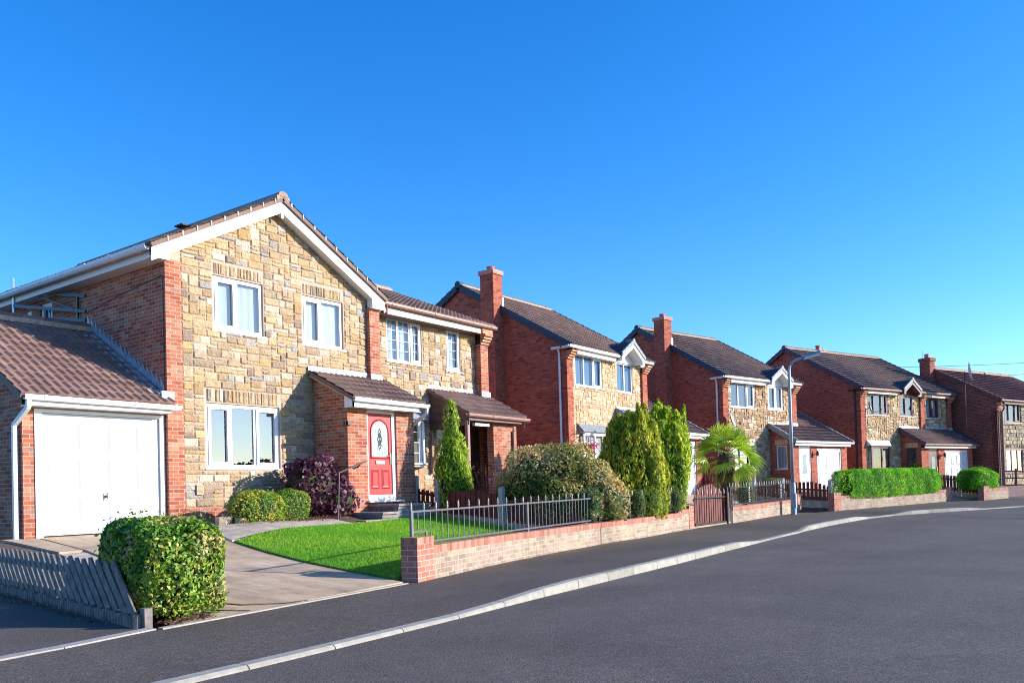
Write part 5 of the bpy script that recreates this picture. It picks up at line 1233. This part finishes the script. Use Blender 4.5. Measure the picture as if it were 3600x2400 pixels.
# drive gate
G = thing('driveway_gate', 'black steel gate backed by red-brown boards between two garden walls', 'gate', (22.2, 10.0, .4))
m = MB()
for i in range(13):
    x = 22.22+i*.165; top = 1.40+.22*math.sin(PI*(i+1)/15)*(1 if i < 8 else .9)-(.0 if i < 7 else (i-7)*.028); m.box(x, x+.115, 10.03, 10.05, .52, top)
m.build('boards', M['redwood'], G)
m = MB(); m.bar((22.15, 10.0, 1.24), (24.28, 9.95, 1.24), .03); m.bar((22.15, 10.0, .50), (24.28, 9.95, .50), .05); m.bar((22.2, 10.06, .72), (24.2, 10.06, .72), .03, .08); m.bar((22.2, 10.06, 1.18), (24.2, 10.06, 1.18), .03, .08)
for i in range(0, 15, 2): m.tube([(22.2+i*.148, 9.99-i*.003, .5), (22.2+i*.148, 9.99-i*.003, 1.34 if i % 2 else 1.28)], .005, 4)
m.build('steel_frame', M['black'], G)
for i in range(1, 15, 2):
    m = MB(); m.lathe(22.2+i*.148, 9.99-i*.003, [(.008, 1.33), (.024, 1.37), (.012, 1.40), (.018, 1.42), (.001, 1.50)], 6); m.build('finial', M['whitemetal'], G)
m = MB(); m.box(24.26, 24.34, 9.9, 9.98, .3, 1.52); m.build('gate_post', M['black'], G); m = MB(); m.box(24.40, 24.48, 9.93, 10.01, .3, 1.36); m.build('gate_post', M['redwood'], G)
settle(G)
# slanted picket fence with log edging on the left
K = thing('picket_fence', 'low weathered grey fence of slanting pickets beside the side drive', 'fence', (4.41, 7.45, .4))
fa_, fb_ = Vector((5.80, 15.2, 0)), Vector((4.46, 7.72, 0)); fd = (fb_-fa_).normalized(); fn = Vector((fd.y, -fd.x, 0)); FL = (fb_-fa_).length
if fn.x > 0: fn = -fn
n = int((FL-.1)/.23); frg = random.Random(5)
for i in range(n):
    s = .05+i*.23; lean = .58; z0, z1 = .485, .965+frg.uniform(-.012, .012); m = MB(); p0 = fa_+fd*s+fn*.03; p1 = p0+fd*lean
    if s+lean > FL-.02: break
    dv = (Vector((p1.x, p1.y, z0))-Vector((p0.x, p0.y, z1))).normalized(); A = Vector((p0.x, p0.y, z1)); Bp = Vector((p1.x, p1.y, z0)); sd = dv.cross(fn).normalized()*.056; th = fn*.018
    for q0, q1 in ((A, Bp),):
        pts = [q0-sd, q0+sd, q1+sd, q1-sd]; tip0 = q0-dv*.055; tip1 = q1+dv*.055
        front = [tip0, q0+sd, q1+sd, tip1, q1-sd, q0-sd]; F1 = [tuple(v+th) for v in front]; F0 = [tuple(v) for v in front]
        m.face(F1); m.face(F0[::-1])
        for k in range(6): j = (k+1) % 6; m.face([F0[k], F0[j], F1[j], F1[k]])
    m.build('picket', M['greywood'], K)
m = MB()
for z in (.575, .875): m.bar((fa_.x+.02, fa_.y, z), (fb_.x+.02-fd.x*.5, fb_.y-fd.y*.5, z), .02, .075)
m.build('rail', M['greywood'], K)
m = MB(); k = 0; s = 0
while s < FL+.05:
    p = fa_+fd*s+fn*.06; m.tube([(p.x, p.y, .30), (p.x, p.y, .51+frg.uniform(-.015, .015))], .042, 7); s += .083
m.build('log_edging', M['greywood'], K)
m = MB(); m.box(4.42, 4.50, 7.60, 7.68, .3, .58); m.build('end_post', M['greywood'], K)
settle(K)
# ranch rails far right
Q = thing('ranch_fence', 'open three-rail brown fence by the last house', 'fence', (48.3, 5.2, .9))
m = MB(); m.box(48.5, 48.6, 4.83, 4.93, .9, 1.98); m.build('post', M['ranchwood'], Q)
m = MB()
for z0, z1 in ((1.18, 1.18), (1.52, 1.52), (1.86, 1.86)): m.bar((48.2, 5.35, z0), (48.55, 4.86, z0), .05, .07)
for z0, z1 in ((1.18, 1.1), (1.52, 1.4), (1.86, 1.5)): m.bar((48.56, 4.82, z0), (49.9, 3.2, z1), .05, .07)
m.build('rails', M['ranchwood'], Q); settle(Q)

# ------------------------------------------------------------------ street lamp, dishes, cables
L_ = thing('street_lamp', 'tall galvanised street lamp with curved arm over the footway', 'street lamp', (29.53, 9.66, .48))
m = MB(); m.lathe(29.53, 9.66, [(.098, .3), (.095, 1.46), (.085, 1.56), (.062, 1.60)], 16); m.box(29.46, 29.60, 9.555, 9.57, .72, 1.22); m.build('base', M['galv'], L_)
ad = Vector((.50, -.80, 0)).normalized(); P0 = Vector((29.53, 9.66, 0)); path = [(29.53, 9.66, 1.58), (29.53, 9.66, 3.6), (29.53, 9.66, 5.45)]
for a in np.linspace(.15, 1.30, 8): q = P0+ad*(.36*(1-math.cos(a))); path.append((q.x, q.y, 5.45+.42*math.sin(a)))
q = P0+ad*.52; path.append((q.x, q.y, 5.93))
m = MB(); m.tube(path, [.062, .057, .052]+[.050]*9, 14); m.build('pole', M['galv'], L_, smooth=True)
h0, h1 = P0+ad*.46+Vector((0, 0, 5.93)), P0+ad*1.06+Vector((0, 0, 6.07)); sd = Vector((-ad.y, ad.x, 0)); upv = Vector((0, 0, 1))
m = MB()
def HX(w0, w1, a0, a1, b0, b1): return [h0-sd*w0+upv*a0, h1-sd*w1+upv*a1, h1+sd*w1+upv*a1, h0+sd*w0+upv*a0, h0-sd*w0*.6+upv*b0, h1-sd*w1*.6+upv*b1, h1+sd*w1*.6+upv*b1, h0+sd*w0*.6+upv*b0]
m.hexa(HX(.09, .12, -.02, -.02, .06, .075)); m.build('lamp_canopy', M['galv'], L_)
m = MB(); g0, g1 = h0+(h1-h0)*.12, h1; m.hexa([g0-sd*.06-upv*.11, g1-sd*.08-upv*.10, g1+sd*.08-upv*.10, g0+sd*.06-upv*.11, g0-sd*.09-upv*.018, g1-sd*.115-upv*.018, g1+sd*.115-upv*.018, g0+sd*.09-upv*.018]); m.build('lamp_bowl', M['pvcgrey'], L_)
settle(L_)
dish('satellite_dish', 'grey satellite dish on the pier of the house behind the palm', (34.62, 13.84, 4.28), math.radians(14), .34, .30)
dish('satellite_dish', 'black satellite dish beside the first upstairs window of the brown-framed house', (43.62, 10.42, 5.12), math.radians(8), .30, .25, mat='black', arm=.5)
dd = dish('satellite_dish', 'largest satellite dish, pale, on a rusty mast against the last house', (50.2, 7.0, 7.12), math.radians(8), .50, .15, mat='whitemetal', arm=.75, back='rust')
m = MB(); m.tube([(0, .2, -2.9), (0, .2, .05)], .035, 7); m.bar((0, .2, -1.2), (.3, .55, -1.2), .04); m.bar((0, .2, -2.8), (.3, .55, -2.8), .04); m.build('mast', M['rust'], dd)
for lab, p, q, sag in (('upper thin overhead cable crossing the sky at the right', (62, 22, 10.3), (72, -3, 9.6), .5), ('lower thin overhead cable crossing the sky at the right', (62, 20, 8.9), (72, -3, 9.5), .7)):
    pts = []
    for i in range(15): t = i/14; pts.append((p[0]+(q[0]-p[0])*t, p[1]+(q[1]-p[1])*t, p[2]+(q[2]-p[2])*t-sag*4*t*(1-t)))
    m = MB(); m.tube(pts, .013, 4); tag(m.build('overhead_cable', M['blackpipe']), lab, 'cable', 'overhead cables')

# ------------------------------------------------------------------ grass
rg = np.random.default_rng(3); N = 75000; pts = []
X = rg.uniform(8.3, 15.3, N*2); Y = rg.uniform(8.0, 13.2, N*2)
ok = np.array([inpoly(a, b, LAWN) for a, b in zip(X, Y)]); X = X[ok][:N]; Y = Y[ok][:N]; n = len(X)
Z = np.array([g(a, b) for a, b in zip(X, Y)])+.015; H_ = rg.uniform(.02, .055, n); an = rg.uniform(0, 2*PI, n); lx = rg.normal(size=n)*.018; ly = rg.normal(size=n)*.018; wd = .0045
V = np.stack([np.stack([X-np.cos(an)*wd, Y-np.sin(an)*wd, Z], 1), np.stack([X+np.cos(an)*wd, Y+np.sin(an)*wd, Z], 1), np.stack([X+lx, Y+ly, Z+H_], 1)], 1).reshape(-1, 3)
f = .5+.5*np.sin(X*2.1+np.sin(Y*1.7)*1.5); base = np.array([(.17, .44, .02)])*(1-f[:, None])+np.array([(.28, .52, .03)])*f[:, None]; C = np.repeat(base*rg.uniform(.65, 1.3, (n, 1)), 3, 0)
o = tri_mesh('grass', V, np.arange(3*n).reshape(n, 3), C, M['grass']); struct(o, 'stuff')
# fallen leaves and bark at bed edges
def litter(name, boxes, n, pal, seed, L=.04):
    rg = np.random.default_rng(seed); P = []
    for (x0, y0, x1, y1, wd_), k in zip(boxes, [n//len(boxes)]*len(boxes)):
        t = rg.random(k); o_ = rg.normal(size=k)*wd_*.5; dx, dy = x1-x0, y1-y0; l = math.hypot(dx, dy); x = x0+dx*t-dy/l*o_; y = y0+dy*t+dx/l*o_; P.append(np.stack([x, y, np.array([max(g(a, b) if a > 5.2 else .40, .40) for a, b in zip(x, y)])+rg.uniform(.003, .03, k)], 1))
    P = np.concatenate(P); o = leaves(name, P, np.tile([[0, 0, 1.]], (len(P), 1)), L, .55, pal, M['leaf'], None, rg, 0, .5, 0); return struct(o, 'stuff')
litter('fallen_leaves', [(4.62, 7.62, 5.15, 7.66, .14), (4.35, 8.2, 5.2, 13, .10), (9.7, 13.5, 11.8, 13.35, .3), (9.6, 14.0, 11.5, 14.6, .5), (11.2, 13.5, 12.4, 13.6, .3)], 1600, [(.20, .10, .06), (.28, .15, .09), (.12, .07, .05), (.33, .2, .13)], 8)
for i, (x, y, s, lb) in enumerate(((9.75, 13.95, .16, 'small sandstone rock at the left tip of the flower bed'), (9.98, 13.75, .11, 'smallest sandstone rock in front of the larger bed rock'), (10.02, 14.2, .14, 'flat sandstone rock beside the variegated bush'))):
    m = MB(); rg2 = random.Random(i); p = [(x+s*math.cos(a)*rg2.uniform(.8, 1.3), y+s*.7*math.sin(a)*rg2.uniform(.8, 1.2)) for a in np.linspace(0, 2*PI, 8)[:-1]]; m.slab(p, g(x, y)-.05, g(x, y)+s*.7)
    tag(m.build('garden_rock', pmat('sandstone_rock', (.45, .33, .22), .9, .2, 9, bmp=.6)), lb, 'rock', 'rocks edging the flower bed')

# ------------------------------------------------------------------ plants
IR, ID = (.593, -.806), (.806, .593)                 # street-view right and away directions, to lay out crowns
def RD(r, d): return (r*IR[0]+d*ID[0], r*IR[1]+d*ID[1])
HED = [(.06, .16, .022), (.09, .23, .028), (.15, .31, .03), (.23, .37, .035), (.36, .38, .05), (.09, .2, .03), (.48, .42, .14)]
shrub('corner_hedge', 'boxy clipped hedge at the near corner, over the end of the picket fence', 'hedge', (5.06, 8.36, .40), [(0, 0, .49, .45, .74, .51), (-.16, -.05, .62, .34, .52, .37)], 27000, .056, .5, HED, 41, 'glossleaf', rz=math.radians(-8), e=4.5, lump=.035, thick=.18, spread=.6, csc=4, stray=300)
VAR = [(.14, .30, .03), (.2, .38, .04), (.10, .2, .025), (.55, .52, .05), (.68, .58, .08), (.3, .42, .05)]
shrub('variegated_bush', 'round bush of green and golden yellow leaves in the flower bed', 'bush', (10.42, 13.85, .97), [(0, 0, .38, .56, .45, .40)], 5200, .045, .55, VAR, 42, e=2.5, lump=.06, clump=1.0, csc=3, stray=60)
shrub('small_green_bush', 'small plain green bush between the variegated bush and the purple bush', 'bush', (11.28, 13.95, 1.02), [(0, 0, .36, .40, .36, .38)], 3600, .042, .5, [(.10, .22, .025), (.16, .32, .03), (.24, .40, .04), (.34, .42, .06)], 43, e=3, lump=.05, stray=40)
shrub('purple_bush', 'dark purple-leaved bush against the brick porch', 'bush', (12.12, 14.12, 1.03), [(0, 0, .78, .72, .48, .60), (.45, -.2, .45, .45, .38, .45), (-.30, -.1, .85, .5, .4, .45)], 3600, .10, .8, [(.07, .016, .04), (.11, .025, .06), (.17, .05, .09), (.05, .015, .03), (.26, .11, .15)], 44, 'glossleaf', e=2.2, lump=.10, thick=.3, stray=60)
YG = [(.13, .22, .015), (.18, .28, .02), (.10, .18, .02), (.07, .13, .018)]; YT = [(.36, .40, .03), (.46, .46, .05), (.28, .36, .03)]
conifer('conifer', 'slim pointed green conifer in front of the brown porch', (15.45, 13.10, 1.1), [(0, 0, 0, 2.0, .34, 0, 0), (.02, 0, .9, 1.78, .17, -.03, 0), (*RD(-.16, .05), 0, 1.75, .26, 0, 0), (*RD(.18, 0), 0, 1.5, .26, 0, 0), (*RD(-.26, 0), 0, 1.35, .18, 0, 0), (*RD(.30, -.05), 0, 1.15, .17, 0, 0), (*RD(.05, -.2), 0, 1.55, .22, 0, 0), (*RD(-.12, -.2), 0, 1.25, .22, 0, 0), (*RD(.2, -.18), 0, 1.1, .2, 0, 0)], 15000, .072, [(.09, .22, .015), (.13, .28, .018), (.18, .34, .02)], [(.42, .56, .03), (.52, .60, .04)], 51)
def clump(rows, seed, lean):
    crg = random.Random(seed); out = []
    for r, d, h, q in rows:
        b = 1-lean; x, y = RD(r*b, d*b); x2, y2 = RD(r*lean, d*lean); out.append((x, y, 0, h, q, x2+crg.uniform(-.03, .03), y2+crg.uniform(-.03, .03)))
    return out
cp = clump([(-.55, .05, 2.10, .20), (-.40, -.1, 2.45, .22), (-.22, .1, 2.62, .22), (-.05, -.12, 2.70, .22), (.10, .08, 2.66, .22), (.26, -.1, 2.74, .22), (.42, .05, 2.70, .22), (.56, -.08, 2.45, .21), (.68, .05, 2.05, .19), (-.72, .0, 1.6, .18), (-.88, .05, 1.15, .17), (.82, .0, 1.5, .18), (-.1, -.38, 2.2, .25), (.25, -.40, 2.35, .25), (-.42, -.36, 1.8, .24), (.52, -.34, 1.9, .24), (.0, .35, 2.6, .25), (.35, .35, 2.6, .25), (.1, .0, 2.6, .3)], 9, .12)
conifer('conifer', 'broad golden-green conifer behind the railing, directly right of the big rounded bush', (18.95, 10.25, .80), cp, 46000, .092, [(.26, .33, .02), (.22, .30, .02), (.15, .22, .018), (.30, .28, .03)], [(.60, .60, .04), (.68, .62, .05), (.50, .56, .03)], 52, group='golden conifers on the garden wall')
cp = clump([(-.60, .1, 3.05, .12), (-.44, .0, 3.02, .13), (-.5, -.1, 2.45, .22), (-.32, .1, 2.75, .21), (-.14, -.1, 2.95, .22), (.0, .08, 3.12, .17), (.08, -.12, 2.9, .22), (.25, .08, 2.92, .22), (.40, -.06, 2.80, .22), (.54, .05, 2.72, .20), (.66, .0, 2.95, .10), (.68, .0, 2.45, .19), (.78, .05, 2.0, .15), (-.05, -.38, 2.5, .25), (.3, -.38, 2.45, .25), (-.35, -.34, 2.1, .24), (.55, -.3, 2.1, .22), (.1, .3, 2.8, .25), (.1, 0, 2.7, .3)], 10, .42)
conifer('conifer', 'taller bright green conifer with loose top spires, left of the driveway gate', (21.1, 10.45, .84), cp, 46000, .095, [(.16, .30, .018), (.21, .36, .02), (.11, .22, .018)], [(.58, .66, .03), (.50, .62, .03), (.68, .66, .04)], 53, group='golden conifers on the garden wall')
for (x, y, h, rr_, lb, pal, tp) in ((18.83, 9.50, .72, .26, 'light green feathery tuft hanging over the wall under the first golden conifer', [(.14, .28, .02), (.2, .34, .03)], [(.4, .46, .04)]), (17.95, 9.40, .62, .13, 'leftmost narrow dull green sprig poking through the black railing', [(.08, .14, .03)], [(.16, .22, .05)]), (19.85, 9.68, .66, .15, 'narrow dull green sprig in the railing right of the light green tuft', [(.09, .15, .03)], [(.17, .22, .05)]), (20.75, 9.80, .64, .17, 'rightmost dull green sprig in the railing below the taller conifer', [(.09, .15, .04)], [(.17, .22, .06)])):
    conifer('conifer_sprig', lb, (x, y+.11, .89), [(0, 0, .02, h, rr_, 0, 0), (.1, .02, .02, h*.85, rr_*.8, 0, 0), (-.1, 0, .02, h*.9, rr_*.8, 0, 0)], 2600, .045, pal, tp, int(x*10), cat='shrub', corek=.5)
ELA = [(.15, .19, .04), (.20, .23, .05), (.27, .27, .06), (.50, .38, .13), (.66, .52, .21), (.17, .25, .05), (.72, .60, .30), (.58, .43, .16)]
shrub('rounded_bush', 'large rounded brown-tipped bush behind the silver railing', 'bush', (16.15, 10.55, .80), [(*RD(-.45, .0), .98, .80, .80, .80), (*RD(-.85, .1), .72, .55, .6, .62), (*RD(.15, .0), 1.10, .75, .75, .74), (*RD(.62, -.2), .85, .62, .62, .62), (*RD(.95, -.45), .50, .50, .50, .55), (*RD(.15, -.35), .5, .9, .7, .55)], 22000, .072, .55, ELA, 61, e=2.3, lump=.05, thick=.16, csc=1.5, stray=260)
shrub('glossy_shrub', 'glossy green red-tipped shrub spilling over the wall where the silver railing ends', 'shrub', (15.55, 9.42, .86), [(.05, .0, .35, .34, .26, .42)], 2600, .055, .5, [(.05, .12, .03), (.10, .2, .04), (.3, .32, .14), (.25, .08, .04)], 62, 'glossleaf', e=2.2, lump=.12, thick=.4, stray=80)
GRN = [(.08, .32, .010), (.13, .43, .012), (.19, .54, .015), (.30, .64, .02)]
shrub('clipped_hedge', 'long bright green clipped hedge on the brick wall', 'hedge', (36.15, 8.02, 1.0), [(0, 0, .46, 3.95, .48, .58)], 36000, .085, .30, GRN, 63, rz=math.radians(-16.3), e=5, lump=.035, thick=.14, upb=.5, spread=.9, csc=2, stray=200)
shrub('clipped_hedge', 'short rounded bright green hedge at the far driveway', 'hedge', (41.55, 5.62, .85), [(0, 0, .62, .95, .62, .52)], 11000, .085, .30, GRN, 64, rz=math.radians(-20), e=3.2, lump=.04, thick=.16, upb=.5, spread=.9, csc=2, stray=60)
shrub('topiary_cone', 'small variegated cone-shaped shrub behind the black railing', 'shrub', (27.95, 10.75, .85), [(0, 0, .35, .30, .30, .38), (0, 0, .78, .19, .19, .32), (0, 0, 1.05, .09, .09, .18)], 3400, .05, .5, [(.09, .17, .03), (.15, .24, .04), (.38, .38, .12), (.26, .32, .07)], 65, e=2.2)
shrub('low_shrub', 'low yellow-green shrub behind the middle of the far paling fence', 'shrub', (33.3, 11.7, 1.1), [(0, 0, .3, .6, .4, .45)], 1600, .06, .5, [(.1, .16, .03), (.3, .3, .06), (.45, .36, .08)], 66)
# rose bush and its flower
RB = thing('rose_bush', 'sparse rose bush with thin red stems and one pink flower by the brown porch', 'shrub', (15.6, 12.3, 1.0)); rg3 = random.Random(2); m = MB(); tips = []
for i in range(11):
    a = rg3.uniform(0, 6.28); r = rg3.uniform(.1, .45); h = rg3.uniform(.6, 1.35); p = (r*math.cos(a), r*math.sin(a), h); m.tube([(0, 0, 0), (p[0]*.6+.05, p[1]*.6, h*.55), p], [.011, .008, .004], 5); tips.append(p)
m.build('stem', pmat('rose_stem', (.22, .10, .06), .7, .2), RB); rgn = np.random.default_rng(4)
P = np.concatenate([np.array(t)+rgn.normal(size=(16, 3))*.07 for t in tips]+[np.array(t)*.7+rgn.normal(size=(6, 3))*.07 for t in tips]); leaves('foliage', P, rgn.normal(size=P.shape), .045, .6, [(.20, .07, .04), (.12, .14, .04), (.25, .12, .06)], M['leaf'], RB, rgn)
m = MB(); m.lathe(-.12, -.30, [(.01, .78), (.045, .82), (.05, .86), (.03, .9)], 8); m.build('flower', pmat('pink_petal', (.75, .18, .35), .6, .1), RB)
# hanging basket
HBK = thing('hanging_basket', 'hanging basket of red and pink flowers on a black wall bracket', 'flower basket', (24.55, 15.15, 3.1))
m = MB(); m.tube([(-.1, .24, .35), (-.1, -.25, .35), (-.1, -.32, .30)], .012, 5); m.tube([(-.1, .24, .1), (-.1, -.15, .34)], .010, 5); m.tube([(-.1, -.30, .33), (-.1, -.30, -.05)], .006, 4); m.build('bracket', M['black'], HBK)
m = MB(); m.lathe(-.1, -.30, [(.02, -.25), (.14, -.18), (.18, -.05)], 10); m.build('basket', M['twig'], HBK)
P = rgn.normal(size=(260, 3))*np.array([.20, .16, .12])+np.array([.0, -.35, -.12]); leaves('flowers', P, rgn.normal(size=P.shape), .07, .8, [(.7, .03, .05), (.75, .12, .3), (.6, .05, .2), (.08, .16, .03)], M['leaf'], HBK, rgn)

# ------------------------------------------------------------------ fan palm
PT = thing('fan_palm', 'fan palm with shaggy trunk behind the driveway gate', 'palm tree', (25.85, 10.55, .85)); rp = random.Random(12); m = MB()
prof = [(.20, -.1), (.17, .3), (.19, .7), (.25, 1.0), (.29, 1.35), (.25, 1.62), (.14, 1.85)]
for (ra, za), (rb, zb) in zip(prof, prof[1:]):
    n = 18
    for k in range(n):
        t0, t1 = 2*PI*k/n, 2*PI*(k+1)/n; m.face([(ra*math.cos(t0), ra*math.sin(t0), za), (ra*math.cos(t1), ra*math.sin(t1), za), (rb*math.cos(t1), rb*math.sin(t1), zb), (rb*math.cos(t0), rb*math.sin(t0), zb)], (.13, .09, .07))
for i in range(900):
    z = rp.uniform(.05, 1.75); r = np.interp(z, [p[1] for p in prof], [p[0] for p in prof]); a = rp.uniform(0, 6.28); l = rp.uniform(.08, .2); w_ = .012; c = rp.choice([(.22, .15, .11), (.32, .23, .17), (.12, .08, .06), (.42, .32, .25)])
    o = r+rp.uniform(0, .05); dz = rp.uniform(-.14, .12); a2 = a+rp.uniform(-.4, .4)
    m.face([(r*math.cos(a-w_*4), r*math.sin(a-w_*4), z), (r*math.cos(a+w_*4), r*math.sin(a+w_*4), z), ((o+.04)*math.cos(a2), (o+.04)*math.sin(a2), z+dz)], c)
m.build('trunk', M['bark'], PT)
def fan(parent, base, az, el, pl, R, col, droop=.15, seed=1, nb=24, name='frond'):
    """one pleated fan leaf on its stalk"""
    rg = random.Random(seed); d = Vector((math.cos(az)*math.cos(el), math.sin(az)*math.cos(el), math.sin(el))); sd = Vector((-math.sin(az), math.cos(az), 0)); nn = sd.cross(d).normalized(); ro = rg.uniform(-.9, .9); sd, nn = sd*math.cos(ro)+nn*math.sin(ro), nn*math.cos(ro)-sd*math.sin(ro); hub = Vector(base)+d*pl; m = MB()
    m.tube([base, tuple(Vector(base)+d*pl*.5+Vector((0, 0, .02))), tuple(hub)], [.016, .012, .010], 5, (.16, .2, .05))
    for i in range(nb):
        a = (i/(nb-1)-.5)*math.radians(185); l = R*(1-.25*abs(a)/1.6)*rg.uniform(.82, 1.08); dr = d*math.cos(a)+sd*math.sin(a); w_ = .017*R/.5
        t = dr.cross(nn).normalized(); z = .05*math.cos(a); p1 = hub+dr*l*.55+nn*z-Vector((0, 0, droop*.15*l)); p2 = hub+dr*l*.82+nn*z-Vector((0, 0, droop*.5*l)); p3 = hub+dr*l-Vector((0, 0, droop*1.1*l)); f = nn*.012*(1 if i % 2 else -1)
        k = rg.uniform(.8, 1.2); c = tuple(x*k for x in col); c2 = c if rg.random() > .25 else (.42, .34, .06)
        m.face([hub, p1-t*w_+f, p1+f*0, p1+t*w_-f], c); m.face([p1-t*w_+f, p2-t*w_*.7, p2+t*w_*.7, p1+t*w_-f], c); m.face([p2-t*w_*.7, p3, p2+t*w_*.7], c2)
    return m.build(name, M['fan'], parent)
for i in range(30):
    az = i*2.399; u = i/29; el = math.radians(80-104*u**.9+rp.uniform(-9, 9)); pl = .36+.24*u+rp.uniform(0, .14)
    fan(PT, (.04*math.cos(az), .04*math.sin(az), 1.75-.25*u), az, el, pl*1.02, .56+rp.uniform(0, .12), [(.40, .56, .04), (.55, .66, .05), (.28, .46, .04)][i % 3], .12+.35*u, i)
for i in range(7):
    az = 2.2+i*.8; fan(PT, (.05*math.cos(az), .05*math.sin(az), 1.45-.05*i), az, math.radians(-55), .28, .40, (.30, .28, .08), .5, 90+i)
